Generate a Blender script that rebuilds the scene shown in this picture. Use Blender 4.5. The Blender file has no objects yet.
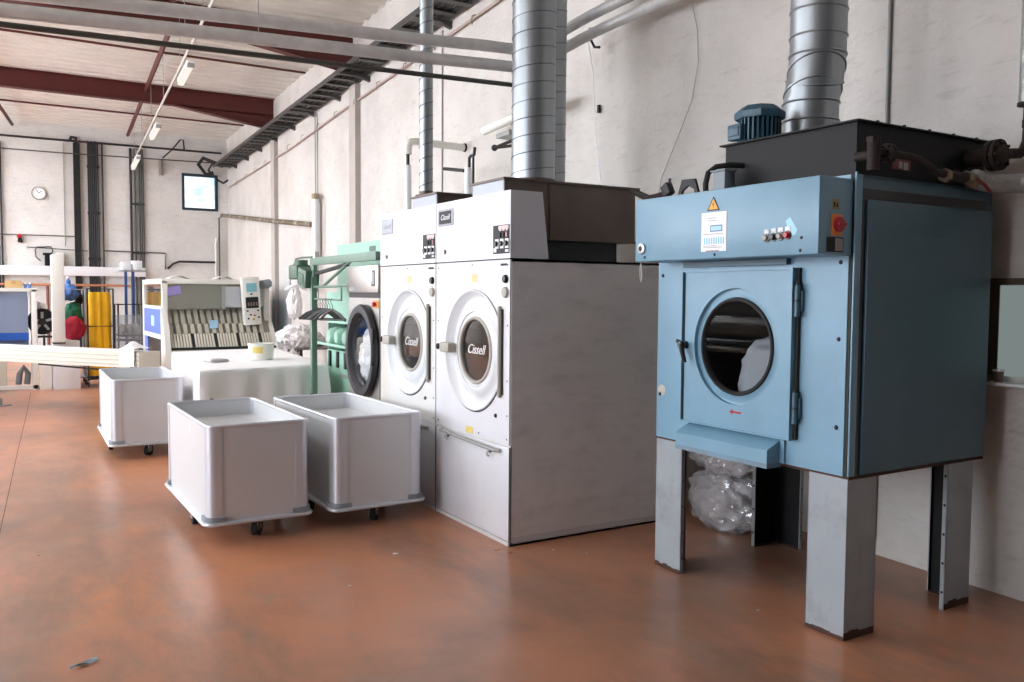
import bpy, bmesh, math, random
from mathutils import Vector, Matrix, noise
random.seed(7)
PI = math.pi
S = bpy.context.scene
COL = S.collection

# ------------------------------------------------------------------ materials
def lin(h):
    h = h.lstrip('#')
    o = []
    for i in (0, 2, 4):
        c = int(h[i:i+2], 16) / 255
        o.append(c / 12.92 if c <= .04045 else ((c + .055) / 1.055) ** 2.4)
    return tuple(o) + (1,)

def M(name, hexc, rough=.5, metal=0., var=0., vscale=6., dirt=None, damt=.0, dscale=3., bump=0., bscale=40., stretch=(1, 1, 1), spec=.5):
    """Principled material: base colour with fine variation, optional blotchy dirt of a second colour and bump."""
    m = bpy.data.materials.new(name); m.use_nodes = True
    nt = m.node_tree; N = nt.nodes; L = nt.links
    b = N['Principled BSDF']
    b.inputs['Roughness'].default_value = rough
    b.inputs['Metallic'].default_value = metal
    b.inputs['Specular IOR Level'].default_value = spec
    b.inputs['Base Color'].default_value = lin(hexc)
    if var or dirt or bump:
        tc = N.new('ShaderNodeTexCoord'); mp = N.new('ShaderNodeMapping')
        mp.inputs['Scale'].default_value = stretch
        L.new(tc.outputs['Object'], mp.inputs['Vector'])
    cur = None
    if var:
        n = N.new('ShaderNodeTexNoise'); n.inputs['Scale'].default_value = vscale; n.inputs['Detail'].default_value = 5
        L.new(mp.outputs[0], n.inputs['Vector'])
        r = N.new('ShaderNodeMapRange'); r.inputs['From Min'].default_value = .3; r.inputs['From Max'].default_value = .7
        r.inputs['To Min'].default_value = 1 - var; r.inputs['To Max'].default_value = 1 + var * .5
        L.new(n.outputs['Fac'], r.inputs['Value'])
        mx = N.new('ShaderNodeVectorMath'); mx.operation = 'SCALE'
        mx.inputs[0].default_value = lin(hexc)[:3]
        L.new(r.outputs[0], mx.inputs['Scale']); cur = mx.outputs[0]
        L.new(cur, b.inputs['Base Color'])
    if dirt:
        n2 = N.new('ShaderNodeTexNoise'); n2.inputs['Scale'].default_value = dscale; n2.inputs['Detail'].default_value = 8; n2.inputs['Roughness'].default_value = .65
        L.new(mp.outputs[0], n2.inputs['Vector'])
        r2 = N.new('ShaderNodeMapRange'); r2.inputs['From Min'].default_value = .5; r2.inputs['From Max'].default_value = .78
        r2.inputs['To Max'].default_value = damt
        L.new(n2.outputs['Fac'], r2.inputs['Value'])
        mi = N.new('ShaderNodeMix'); mi.data_type = 'RGBA'
        if cur: L.new(cur, mi.inputs[6])
        else: mi.inputs[6].default_value = lin(hexc)
        mi.inputs[7].default_value = lin(dirt)
        L.new(r2.outputs[0], mi.inputs[0]); L.new(mi.outputs[2], b.inputs['Base Color'])
    if bump:
        n3 = N.new('ShaderNodeTexNoise'); n3.inputs['Scale'].default_value = bscale; n3.inputs['Detail'].default_value = 4
        L.new(mp.outputs[0], n3.inputs['Vector'])
        bp = N.new('ShaderNodeBump'); bp.inputs['Strength'].default_value = bump; bp.inputs['Distance'].default_value = .02
        L.new(n3.outputs['Fac'], bp.inputs['Height']); L.new(bp.outputs[0], b.inputs['Normal'])
    return m

def emit(name, hexc, st):
    m = bpy.data.materials.new(name); m.use_nodes = True
    nt = m.node_tree; nt.nodes.remove(nt.nodes['Principled BSDF'])
    e = nt.nodes.new('ShaderNodeEmission'); e.inputs[0].default_value = lin(hexc); e.inputs[1].default_value = st
    nt.links.new(e.outputs[0], nt.nodes['Material Output'].inputs[0])
    return m

def glassy(name, hexc='#ffffff', refl=.12, rough=.02, opaque=0., ocol='#dddddd'):
    """clear sheet: transparent with a fresnel gloss, optionally partly milky."""
    m = bpy.data.materials.new(name); m.use_nodes = True
    nt = m.node_tree; N = nt.nodes; L = nt.links
    N.remove(N['Principled BSDF'])
    t = N.new('ShaderNodeBsdfTransparent'); t.inputs[0].default_value = lin(hexc)
    g = N.new('ShaderNodeBsdfGlossy'); g.inputs['Roughness'].default_value = rough
    lw = N.new('ShaderNodeLayerWeight'); lw.inputs[0].default_value = .5
    pw = N.new('ShaderNodeMath'); pw.operation = 'POWER'; pw.inputs[1].default_value = 4
    L.new(lw.outputs['Facing'], pw.inputs[0])
    r = N.new('ShaderNodeMapRange'); r.inputs['To Min'].default_value = refl; r.inputs['To Max'].default_value = .8
    L.new(pw.outputs[0], r.inputs['Value'])
    mx = N.new('ShaderNodeMixShader'); L.new(r.outputs[0], mx.inputs[0]); 
    base = t.outputs[0]
    if opaque:
        d = N.new('ShaderNodeBsdfDiffuse'); d.inputs[0].default_value = lin(ocol)
        m2 = N.new('ShaderNodeMixShader'); m2.inputs[0].default_value = opaque
        L.new(t.outputs[0], m2.inputs[1]); L.new(d.outputs[0], m2.inputs[2]); base = m2.outputs[0]
    L.new(base, mx.inputs[1]); L.new(g.outputs[0], mx.inputs[2])
    L.new(mx.outputs[0], N['Material Output'].inputs[0])
    return m

def floor_mat():
    m = bpy.data.materials.new('orange_concrete'); m.use_nodes = True
    nt = m.node_tree; N = nt.nodes; L = nt.links; b = N['Principled BSDF']
    tc = N.new('ShaderNodeTexCoord')
    def ns(sc, det, ro=.6, st=(1, 1, 1)):
        mp = N.new('ShaderNodeMapping'); mp.inputs['Scale'].default_value = st
        L.new(tc.outputs['Object'], mp.inputs[0])
        n = N.new('ShaderNodeTexNoise'); n.inputs['Scale'].default_value = sc; n.inputs['Detail'].default_value = det; n.inputs['Roughness'].default_value = ro
        L.new(mp.outputs[0], n.inputs['Vector']); return n.outputs['Fac']
    def ramp(f, pts):
        r = N.new('ShaderNodeValToRGB'); L.new(f, r.inputs[0])
        e = r.color_ramp.elements
        while len(e) < len(pts): e.new(.5)
        for k, (p, c) in enumerate(pts): e[k].position = p; e[k].color = c if isinstance(c, tuple) else lin(c)
        return r.outputs[0]
    def mix(f, a, c):
        x = N.new('ShaderNodeMix'); x.data_type = 'RGBA'
        if isinstance(f, float): x.inputs[0].default_value = f
        else: L.new(f, x.inputs[0])
        for s, v in ((6, a), (7, c)):
            if isinstance(v, tuple): x.inputs[s].default_value = v
            else: L.new(v, x.inputs[s])
        return x.outputs[2]
    c1 = ramp(ns(.5, 7, .62), [(.37, '#866351'), (.46, '#a6745a'), (.54, '#b57d60'), (.64, '#bf7e57')])
    c2 = mix(ramp(ns(1.3, 8, .7, (1, .35, 1)), [(.47, (0, 0, 0, 1)), (.63, (.8, .8, .8, 1))]), c1, lin('#836858'))
    c3 = mix(ramp(ns(3.2, 10, .75), [(.54, (0, 0, 0, 1)), (.66, (.55, .55, .55, 1))]), c2, lin('#97806f'))
    c4 = mix(ramp(ns(34, 4), [(.68, (0, 0, 0, 1)), (.76, (.5, .5, .5, 1))]), c3, lin('#a88d7c'))
    L.new(c4, b.inputs['Base Color'])
    r = N.new('ShaderNodeMapRange'); r.inputs['To Min'].default_value = .22; r.inputs['To Max'].default_value = .42
    L.new(ns(1.7, 6), r.inputs['Value']); L.new(r.outputs[0], b.inputs['Roughness'])
    b.inputs['Specular IOR Level'].default_value = .45
    bp = N.new('ShaderNodeBump'); bp.inputs['Strength'].default_value = .08; bp.inputs['Distance'].default_value = .01
    L.new(ns(6, 5), bp.inputs['Height']); L.new(bp.outputs[0], b.inputs['Normal'])
    return m

def wall_mat(name, base, block=True):
    m = bpy.data.materials.new(name); m.use_nodes = True
    nt = m.node_tree; N = nt.nodes; L = nt.links; b = N['Principled BSDF']
    b.inputs['Roughness'].default_value = .85
    tc = N.new('ShaderNodeTexCoord')
    n = N.new('ShaderNodeTexNoise'); n.inputs['Scale'].default_value = .9; n.inputs['Detail'].default_value = 8; n.inputs['Roughness'].default_value = .65
    L.new(tc.outputs['Object'], n.inputs['Vector'])
    r = N.new('ShaderNodeValToRGB'); L.new(n.outputs['Fac'], r.inputs[0])
    c = lin(base)
    e = r.color_ramp.elements
    e[0].position = .36; e[0].color = tuple(v * .86 for v in c[:3]) + (1,)
    e[1].position = .58; e[1].color = c
    # scuffs: thin, mostly horizontal marks
    mp = N.new('ShaderNodeMapping'); mp.inputs['Scale'].default_value = (2, 2, 9)
    L.new(tc.outputs['Object'], mp.inputs[0])
    n2 = N.new('ShaderNodeTexNoise'); n2.inputs['Scale'].default_value = 2.2; n2.inputs['Detail'].default_value = 9; n2.inputs['Roughness'].default_value = .75
    L.new(mp.outputs[0], n2.inputs['Vector'])
    r2 = N.new('ShaderNodeMapRange'); r2.inputs['From Min'].default_value = .54; r2.inputs['From Max'].default_value = .74; r2.inputs['To Max'].default_value = .42
    L.new(n2.outputs['Fac'], r2.inputs['Value'])
    x = N.new('ShaderNodeMix'); x.data_type = 'RGBA'
    L.new(r2.outputs[0], x.inputs[0]); L.new(r.outputs[0], x.inputs[6]); x.inputs[7].default_value = lin('#8d857e')
    L.new(x.outputs[2], b.inputs['Base Color'])
    n3 = N.new('ShaderNodeTexNoise'); n3.inputs['Scale'].default_value = 22; n3.inputs['Detail'].default_value = 5
    L.new(tc.outputs['Object'], n3.inputs['Vector'])
    bp = N.new('ShaderNodeBump'); bp.inputs['Strength'].default_value = .3; bp.inputs['Distance'].default_value = .03
    L.new(n3.outputs['Fac'], bp.inputs['Height']); L.new(bp.outputs[0], b.inputs['Normal'])
    return m

m_floor = floor_mat()
m_wallr = wall_mat('painted_wall', '#d0cbc4')
m_wallf = wall_mat('far_wall_paint', '#d8d6d1')
m_ceil = M('deck_paint', '#dfdbd2', .6, var=.08, vscale=2)
m_beam = M('oxide_red_steel', '#561d18', .55, var=.15, vscale=4, dirt='#3c1512', damt=.5)
m_pillar = M('pillar_paint', '#b3aba4', .8, var=.1, vscale=3)
m_white = M('white_enamel', '#d9dade', .32, var=.04, vscale=3, dirt='#c2b6a2', damt=.28, dscale=2.5)
m_whites = M('white_enamel_side', '#e4e0dc', .5, var=.05, vscale=3, dirt='#a39a92', damt=.4, dscale=4, stretch=(1, 1, 3))
m_dish = M('white_door_enamel', '#dcdee0', .25)
m_gasket = M('grey_rubber', '#a9a59a', .6)
m_black = M('black_plastic', '#101012', .5, spec=.3)
m_blackg = M('black_gloss', '#0b0b0d', .3)
m_rubber = M('black_rubber', '#1b1b1d', .75)
m_drum = M('steel_drum', '#3a3b3e', .5, .8)
m_drumd = M('dark_drum', '#1a1b1d', .6, .3)
m_glass = glassy('door_glass', '#d9dde0', .045)
m_glassd = glassy('dark_door_glass', '#dde0e2', .03)
m_chrome = M('chrome', '#c8c8ca', .18, 1.)
m_galv = M('galvanized_steel', '#a3a9ac', .38, .8, var=.12, vscale=5, stretch=(1, 1, .5))
m_galvp = M('zinc_pipe', '#dddcd9', .36, .05, var=.15, vscale=9)
m_steel = M('brushed_steel', '#b4b1ad', .34, .9, var=.05, vscale=3)
m_dksteel = M('dark_sheet_steel', '#6a5e57', .5, .4, var=.2, vscale=4, dirt='#6d5c51', damt=.5)
m_blkhood = M('black_sheet_steel', '#111112', .6, .0, var=.15, vscale=4, spec=.3)
m_palehood = M('zinc_sheet', '#9a9ea8', .4, .4)
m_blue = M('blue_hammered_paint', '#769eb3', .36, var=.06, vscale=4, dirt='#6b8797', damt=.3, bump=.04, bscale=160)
m_blueshade = M('shaded_blue_paint', '#3d5e6d', .38, var=.08, vscale=4, dirt='#40606c', damt=.4, bump=.04, bscale=160)  # same blue paint, darkened so the colour carries the side's shade
m_bluebase = M('worn_blue_paint', '#6f8fa0', .5, dirt='#75604d', damt=.9, dscale=7, var=.1)
m_legp = M('grey_leg_paint', '#989fa3', .5, var=.06, vscale=5, dirt='#6d6a68', damt=.5, dscale=6)
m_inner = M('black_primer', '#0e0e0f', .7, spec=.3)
m_rust = M('rusty_edge', '#4d3327', .8, .2, var=.3, vscale=20)
m_rustpipe = M('rusty_pipe', '#2c201c', .75, .2, var=.3, vscale=12)
m_brass = M('brass_fitting', '#7d6d54', .45, .7)
m_motor = M('teal_motor_paint', '#2d5567', .4, var=.08)
m_lag = M('foil_lagging', '#a8a6a2', .4, .5, var=.2, vscale=18, bump=.5, bscale=25)
m_red = M('red_plastic', '#b3202a', .35)
m_orange = M('orange_plastic', '#d8872a', .4)
m_yellow = M('yellow_sticker', '#dcc368', .5)
m_warn = M('warning_yellow', '#eba63a', .5)
m_paper = M('white_label', '#e8eaec', .5)
m_cyan = M('cyan_print', '#83c9d2', .5)
m_cyan2 = M('pale_cyan_sticker', '#a3d8e6', .45)
m_navy = M('navy_print', '#315f92', .5)
m_ltblue = M('blue_field_print', '#a9d4ee', .5)
m_alu = M('anodized_aluminium', '#d2d4d5', .45, .3, var=.03, vscale=2)
m_alup = M('aluminium_profile', '#d2d5db', .38, .45)
m_bump = M('grey_bumper', '#8c9499', .6)
m_mint = M('mint_green_paint', '#98c4b0', .45, var=.05, vscale=3)
m_green = M('mid_green_paint', '#6a8676', .45, var=.08, vscale=5)
m_dkgreen = M('motor_green_paint', '#456450', .45, var=.1, vscale=6)
m_darkmet = M('dark_pipe_paint', '#2b2a2b', .5, .3, var=.2, vscale=6)
m_greypipe = M('grey_pipe_paint', '#4e4e4a', .5, .3)
m_cloth = M('white_cotton', '#f1efef', .9, bump=.12, bscale=60)
m_cloth2 = M('grey_white_cotton', '#cfcccb', .9, bump=.2, bscale=40)
m_beige = M('cream_machine_paint', '#d3cebf', .4, var=.03)
m_cream = M('cream_plastic', '#e4e2da', .4)
m_bluepan = M('blue_panel_paint', '#5a76c4', .4)
m_slat = M('steel_slats', '#b5b2a6', .4, .3, var=.08)
m_gap = M('dark_gap', '#1f2622', .7)
m_yelcloth = M('yellow_canvas', '#edb414', .8, var=.12, vscale=6, bump=.2, bscale=12)
m_redcloth = M('red_canvas', '#b01f38', .8, var=.15, vscale=6, bump=.25, bscale=14)
m_grncloth = M('green_canvas', '#0f6548', .8, var=.2, vscale=6, bump=.2, bscale=12)
m_blucloth = M('blue_canvas', '#4a74b8', .8, var=.12, vscale=6, bump=.2, bscale=12)
m_maroon = M('maroon_cloth', '#6d2530', .85)
m_card = M('cardboard', '#c8a874', .85)
m_shelfb = M('turquoise_shelf', '#2f8fb5', .5)
m_shelfb2 = M('bright_turquoise', '#27aee0', .5)
m_copper = M('copper_pipe', '#c98a66', .4, .4)
m_wood = M('weathered_wood', '#5b4c3f', .8, var=.25, vscale=8, stretch=(1, 1, .2))
m_pale = M('pale_green_board', '#8f9b92', .7, var=.06, vscale=5)
m_plwrap = glassy('clear_wrap', '#ffffff', .10, .12, .35, '#c9c9cc')
m_plwrap2 = glassy('thin_plastic_sheet', '#dfe3e6', .06, .2, .35, '#c4c9d0')
m_smoke = glassy('smoked_hood', '#dcdcd4', .05, .08, .45, '#b3b0a6')
m_clear = glassy('clear_window', '#f4f6f7', .03)
m_linen = M('bagged_linen', '#b5b1b0', .85, bump=.3, bscale=18)
m_tube = emit('fluorescent_diffuser', '#fff6ea', .95)
m_sticky = M('grey_plastic', '#9a9a98', .5)
m_screen = M('lcd_screen', '#86bfca', .3)
m_scrap = M('light_blue_scrap', '#a8c4d4', .8)
m_cable = M('cable_sheath', '#222225', .6)
m_cablel = M('old_cable', '#9b948a', .7)
m_dirty = M('dirty_lagging', '#6f6350', .8, dirt='#d3cbbd', damt=1., dscale=4, var=.2)

# ------------------------------------------------------------------ mesh builder
OFF = {}
def offset_of(o):
    while o is not None:
        if o.name in OFF: return OFF[o.name]
        o = o.parent
    return Vector((0, 0, 0))

class MB:
    def __init__(s): s.bm = bmesh.new()
    def box(s, x0, y0, z0, x1, y1, z1, bev=0., seg=2, rot=None, piv=None):
        t = bmesh.new(); bmesh.ops.create_cube(t, size=1)
        for v in t.verts:
            v.co = Vector(((x0+x1)/2 + v.co.x*(x1-x0), (y0+y1)/2 + v.co.y*(y1-y0), (z0+z1)/2 + v.co.z*(z1-z0)))
        if bev: bmesh.ops.bevel(t, geom=t.edges[:], offset=bev, segments=seg, profile=.5, affect='EDGES')
        if rot is not None:
            p = Vector(piv) if piv else Vector(((x0+x1)/2, (y0+y1)/2, (z0+z1)/2))
            for v in t.verts: v.co = p + rot @ (v.co - p)
        return s._join(t)
    def _join(s, t):
        me = bpy.data.meshes.new('tmp'); t.to_mesh(me); t.free(); s.bm.from_mesh(me); bpy.data.meshes.remove(me); return s
    def shell(s, x0, y0, z0, x1, y1, z1, t=.02, skip=''):
        if '-x' not in skip: s.box(x0, y0, z0, x0+t, y1, z1)
        if '+x' not in skip: s.box(x1-t, y0, z0, x1, y1, z1)
        if '-y' not in skip: s.box(x0, y0, z0, x1, y0+t, z1)
        if '+y' not in skip: s.box(x0, y1-t, z0, x1, y1, z1)
        if '-z' not in skip: s.box(x0, y0, z0, x1, y1, z0+t)
        if '+z' not in skip: s.box(x0, y0, z1-t, x1, y1, z1)
        return s
    def cyl(s, p, q, r, r2=None, seg=20, cap=True):
        p = Vector(p); q = Vector(q); d = q - p
        t = bmesh.new()
        bmesh.ops.create_cone(t, cap_ends=cap, segments=seg, radius1=r, radius2=r if r2 is None else r2, depth=d.length)
        mt = Matrix.Translation((p+q)/2) @ d.to_track_quat('Z', 'Y').to_matrix().to_4x4()
        for v in t.verts: v.co = mt @ v.co
        return s._join(t)
    def sph(s, c, r, sc=(1, 1, 1), seg=16):
        t = bmesh.new(); bmesh.ops.create_uvsphere(t, u_segments=seg, v_segments=seg//2+2, radius=r)
        for v in t.verts: v.co = Vector((c[0]+v.co.x*sc[0], c[1]+v.co.y*sc[1], c[2]+v.co.z*sc[2]))
        return s._join(t)
    def tube(s, pts, r, seg=8, closed=False, rad=None):
        pts = [Vector(p) for p in pts]; n = len(pts); rings = []
        up = Vector((0, 0, 1)); prev = None
        for i, p in enumerate(pts):
            a = pts[(i-1) % n] if (closed or i) else p
            b = pts[(i+1) % n] if (closed or i < n-1) else p
            d = (b - a)
            if d.length < 1e-9: d = Vector((0, 0, 1))
            d.normalize()
            if prev is None:
                u = d.cross(up)
                if u.length < 1e-3: u = d.cross(Vector((0, 1, 0)))
            else: u = prev - d * prev.dot(d)
            u.normalize(); prev = u; w = d.cross(u)
            rr = rad[i] if rad else r
            rings.append([s.bm.verts.new(p + rr*(math.cos(2*PI*k/seg)*u + math.sin(2*PI*k/seg)*w)) for k in range(seg)])
        m = n if closed else n-1
        for i in range(m):
            A = rings[i]; B = rings[(i+1) % n]
            for k in range(seg): s.bm.faces.new((A[k], A[(k+1) % seg], B[(k+1) % seg], B[k]))
        if not closed:
            s.bm.faces.new(rings[0][::-1]); s.bm.faces.new(rings[-1])
        return s
    def lathe(s, prof, c, axis='X', seg=64, sy=1., sz=1., clampmin=None):
        """prof: (radius, along).  axis 'X': ring lies in YZ about c."""
        c = Vector(c); rings = []
        for r, h in prof:
            if r < 1e-6:
                rings.append([s.bm.verts.new(c + (Vector((h, 0, 0)) if axis == 'X' else Vector((0, 0, h)) if axis == 'Z' else Vector((0, h, 0))))])
                continue
            ring = []
            for k in range(seg):
                a = 2*PI*k/seg; u = r*math.cos(a)*sy; w = r*math.sin(a)*sz
                v = Vector((h, u, w)) if axis == 'X' else Vector((u, w, h)) if axis == 'Z' else Vector((w, h, u))
                v = c + v
                if clampmin is not None: v.y = max(v.y, clampmin)
                ring.append(s.bm.verts.new(v))
            rings.append(ring)
        for A, B in zip(rings, rings[1:]):
            for k in range(seg):
                if len(A) == 1 and len(B) == 1: continue
                if len(A) == 1: f = (A[0], B[k], B[(k+1) % seg])
                elif len(B) == 1: f = (A[k], A[(k+1) % seg], B[0])
                else: f = (A[k], A[(k+1) % seg], B[(k+1) % seg], B[k])
                try: s.bm.faces.new(f)
                except ValueError: pass
        return s
    def prism(s, poly, axis, a, b):
        """poly in the two other axes (order x,y / x,z / y,z), extruded along axis from a to b."""
        def mk(p, h):
            return Vector((h, p[0], p[1])) if axis == 'X' else Vector((p[0], h, p[1])) if axis == 'Y' else Vector((p[0], p[1], h))
        A = [s.bm.verts.new(mk(p, a)) for p in poly]; B = [s.bm.verts.new(mk(p, b)) for p in poly]
        n = len(poly)
        for i in range(n): s.bm.faces.new((A[i], A[(i+1) % n], B[(i+1) % n], B[i]))
        s.bm.faces.new(A[::-1]); s.bm.faces.new(B)
        return s
    def holed(s, y0, z0, y1, z1, cy, cz, r, x0, x1, seg=64, ry=None, ymin=-1e9):
        """plate in the YZ plane with a round hole, thickness x0..x1."""
        ry = ry or r
        def edge(a):
            dx, dz = math.cos(a), math.sin(a); t = 1e9
            if dx > 1e-9: t = min(t, (y1-cy)/dx)
            if dx < -1e-9: t = min(t, (y0-cy)/dx)
            if dz > 1e-9: t = min(t, (z1-cz)/dz)
            if dz < -1e-9: t = min(t, (z0-cz)/dz)
            return (cy+dx*t, cz+dz*t)
        angs = [2*PI*k/seg for k in range(seg)] + [math.atan2(z-cz, y-cy) % (2*PI) for y in (y0, y1) for z in (z0, z1)]
        angs = sorted(set(round(a, 6) for a in angs)); n = len(angs)
        V = []
        for x in (x0, x1):
            V.append(([s.bm.verts.new((x, max(ymin, cy+ry*math.cos(a)), cz+r*math.sin(a))) for a in angs], [s.bm.verts.new((x,)+edge(a)) for a in angs]))
        for i in range(n):
            j = (i+1) % n
            (a, b), (c, d) = V
            for f in ((a[i], a[j], b[j], b[i]), (c[i], d[i], d[j], c[j]), (a[i], c[i], c[j], a[j]), (b[i], b[j], d[j], d[i])): s.bm.faces.new(f)
        return s
    def grid(s, nx, ny, fn, thick=0.):
        V = [[s.bm.verts.new(fn(i/nx, j/ny)) for j in range(ny+1)] for i in range(nx+1)]
        for i in range(nx):
            for j in range(ny): s.bm.faces.new((V[i][j], V[i+1][j], V[i+1][j+1], V[i][j+1]))
        if thick:
            bmesh.ops.recalc_face_normals(s.bm, faces=s.bm.faces[:])
            bmesh.ops.solidify(s.bm, geom=s.bm.faces[:], thickness=thick)
        return s
    def blob(s, c, r, sc=(1, 1, 1), amp=.25, freq=2., sub=4, seed=0., zmin=None):
        t = bmesh.new(); bmesh.ops.create_icosphere(t, subdivisions=sub, radius=1)
        for v in t.verts:
            n = v.co.normalized()
            k = 1 + amp*noise.noise(n*freq + Vector((seed, seed*1.7, 0))) + amp*.45*noise.noise(n*freq*3.1 + Vector((seed, 0, 3))) + amp*.25*abs(noise.noise(n*freq*7 + Vector((seed, 5, 3))))
            p = Vector((n.x*sc[0], n.y*sc[1], n.z*sc[2]))*r*k + Vector(c)
            if zmin is not None and p.z < zmin: p.z = zmin
            v.co = p
        return s._join(t)
    def build(s, name, mat, parent=None, ang=35, bevel=0.):
        bmesh.ops.remove_doubles(s.bm, verts=s.bm.verts[:], dist=1e-6)
        bmesh.ops.recalc_face_normals(s.bm, faces=s.bm.faces[:])
        if parent is None:
            vs = [v.co for v in s.bm.verts]
            o0 = Vector(((min(v.x for v in vs)+max(v.x for v in vs))/2, (min(v.y for v in vs)+max(v.y for v in vs))/2, min(v.z for v in vs)))
        else: o0 = offset_of(parent)
        for v in s.bm.verts: v.co -= o0
        me = bpy.data.meshes.new(name); s.bm.to_mesh(me); s.bm.free()
        me.materials.append(mat)
        for p in me.polygons: p.use_smooth = True
        me.set_sharp_from_angle(angle=math.radians(ang))
        o = bpy.data.objects.new(name, me); COL.objects.link(o)
        if parent is None:
            o.location = o0; OFF[o.name] = o0
        else: o.parent = parent
        return o

def thing(name, label, cat, loc=(0, 0, 0), world=True, rz=0., group=None):
    o = bpy.data.objects.new(name, None); COL.objects.link(o)
    o.empty_display_size = .1
    o.location = loc; o.rotation_euler = (0, 0, rz)
    OFF[o.name] = Vector(loc) if world else Vector((0, 0, 0))
    o['label'] = label; o['category'] = cat
    if group: o['group'] = group
    return o
def tag(o, label, cat, group=None, kind=None):
    o['label'] = label; o['category'] = cat
    if group: o['group'] = group
    if kind: o['kind'] = kind
    return o
def struct(o): o['kind'] = 'structure'; return o
def copy_tree(o, parent=None):
    c = o.copy(); COL.objects.link(c)
    if parent is not None: c.parent = parent
    for ch in o.children: copy_tree(ch, c)
    return c
def text(name, body, mat, parent, mtx, size, depth=.0008, shear=0., align='CENTER'):
    cu = bpy.data.curves.new('t', 'FONT'); cu.body = body; cu.size = size; cu.extrude = depth; cu.shear = shear
    cu.align_x = align; cu.align_y = 'CENTER'
    ob = bpy.data.objects.new('t', cu); COL.objects.link(ob)
    bpy.context.view_layer.update()
    me = bpy.data.meshes.new_from_object(ob)
    bpy.data.objects.remove(ob)
    me.transform(mtx); me.transform(Matrix.Translation(-offset_of(parent)))
    me.name = name; me.materials.clear(); me.materials.append(mat)
    o = bpy.data.objects.new(name, me); COL.objects.link(o); o.parent = parent
    return o
def face_negx(x, y, z):      # text plane facing -X: text right = -Y, up = +Z
    return Matrix(((0, 0, -1, x), (-1, 0, 0, y), (0, 1, 0, z), (0, 0, 0, 1)))
def face_negy(x, y, z):
    return Matrix(((1, 0, 0, x), (0, 0, -1, y), (0, 1, 0, z), (0, 0, 0, 1)))
WX = lambda y: 4.49 + .0471*y         # the right wall's inner face
WROT = -math.atan(.0471)

# ================================================================== THE ROOM
ZC = 5.87; YF = 25.2
struct(MB().box(-9.3, -5.3, -.2, 6.1, 25.6, 0).build('floor', m_floor))
# right wall: slightly out of square, leans away with distance
struct(MB().prism([(WX(-5.3), -5.3), (WX(25.5), 25.5), (WX(25.5)+.3, 25.5), (WX(-5.3)+.3, -5.3)], 'Z', 0, 6.0).build('wall_right', m_wallr))
# far wall with a hole for the small window
w0, w1, wz0, wz1 = 4.46, 5.42, 3.85, 4.86
struct(MB().box(-9.3, YF, 0, w0, YF+.3, 6.0).box(w1, YF, 0, 5.95, YF+.3, 6.0).box(w0, YF, 0, w1, YF+.3, wz0).box(w0, YF, wz1, w1, YF+.3, 6.0).build('wall_far', m_wallf))
struct(MB().box(-9.3, -1.5, 0, 4.4, -1.2, 5.8).build('wall_near', M('dark_near_wall', '#2e2a28', .85)))  # unseen wall, set close and dark to cut light from behind
# corrugated deck
def deck():
    mb = MB(); pitch = .333; prof = []
    y = -5.3
    while y < 25.6:
        prof += [(y, ZC+.08), (y+.12, ZC+.08), (y+.16, ZC), (y+.293, ZC)]
        y += pitch
    prof += [(y, ZC+.08)]
    A = [mb.bm.verts.new((-9.3, p, z)) for p, z in prof]; B = [mb.bm.verts.new((6.1, p, z)) for p, z in prof]
    A2 = [mb.bm.verts.new((-9.3, p, ZC+.16)) for p, z in (prof[0], prof[-1])]; B2 = [mb.bm.verts.new((6.1, p, ZC+.16)) for p, z in (prof[0], prof[-1])]
    for i in range(len(prof)-1): mb.bm.faces.new((A[i], A[i+1], B[i+1], B[i]))
    mb.bm.faces.new((A2[0], A2[1], B2[1], B2[0]))
    return mb.build('ceiling', m_ceil, ang=20)
struct(deck())
# left wall with tall daylight windows
wins = [(0.8, 4.8), (6.0, 9.2), (10.6, 13.8), (15.2, 18.4), (19.8, 23.4)]
mb = MB(); y = -5.3
for a, b in wins:
    mb.box(-9.3, y, 0, -9.0, a, 6.0); mb.box(-9.3, a, 0, -9.0, b, .9); mb.box(-9.3, a, 4.7, -9.0, b, 6.0); y = b
mb.box(-9.3, y, 0, -9.0, 25.5, 6.0)
struct(mb.build('wall_left', m_wallf))
m_day = [emit('daylight_pane', '#ecf2fd', s) for s in (12.0, 13.5, 16.0, 18.0, 20.0)]
for k, (a, b) in enumerate(wins):
    mb = MB()
    for t in range(4):
        yy = a + (b-a)*t/3
        mb.box(-9.12, yy-.03, .9, -9.04, yy+.03, 4.7)
    for zz in (.93, 2.2, 3.45, 4.67): mb.box(-9.12, a, zz-.03, -9.04, b, zz+.03)
    fr = struct(mb.build('window_%d' % (k+2), m_darkmet))
    MB().box(-9.11, a, .9, -9.10, b, 4.7).build('pane', m_day[k], fr)
# added glowing roof panels, unseen, to brighten the floor and far wall
for k, (x, y0, y1, st) in enumerate([(-2.4, 5.2, 6.9, 5.), (-2.4, 8.7, 12.6, 15.), (-2.4, 14.5, 18.4, 15.), (-2.4, 20.2, 24.2, 16.), (-6, 8.7, 12.6, 12.), (-6, 14.5, 18.4, 14.), (-6, 20.2, 24.2, 16.)]):
    fr = struct(MB().shell(x-.75, y0-.05, ZC-.06, x+.75, y1+.05, ZC-.005, .05, '-z+z').build('window_%d' % (k+7), m_cream))
    MB().box(x-.7, y0, ZC-.03, x+.7, y1, ZC-.02).build('pane', emit('added_rooflight', '#f4f7fd', st), fr)
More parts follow.
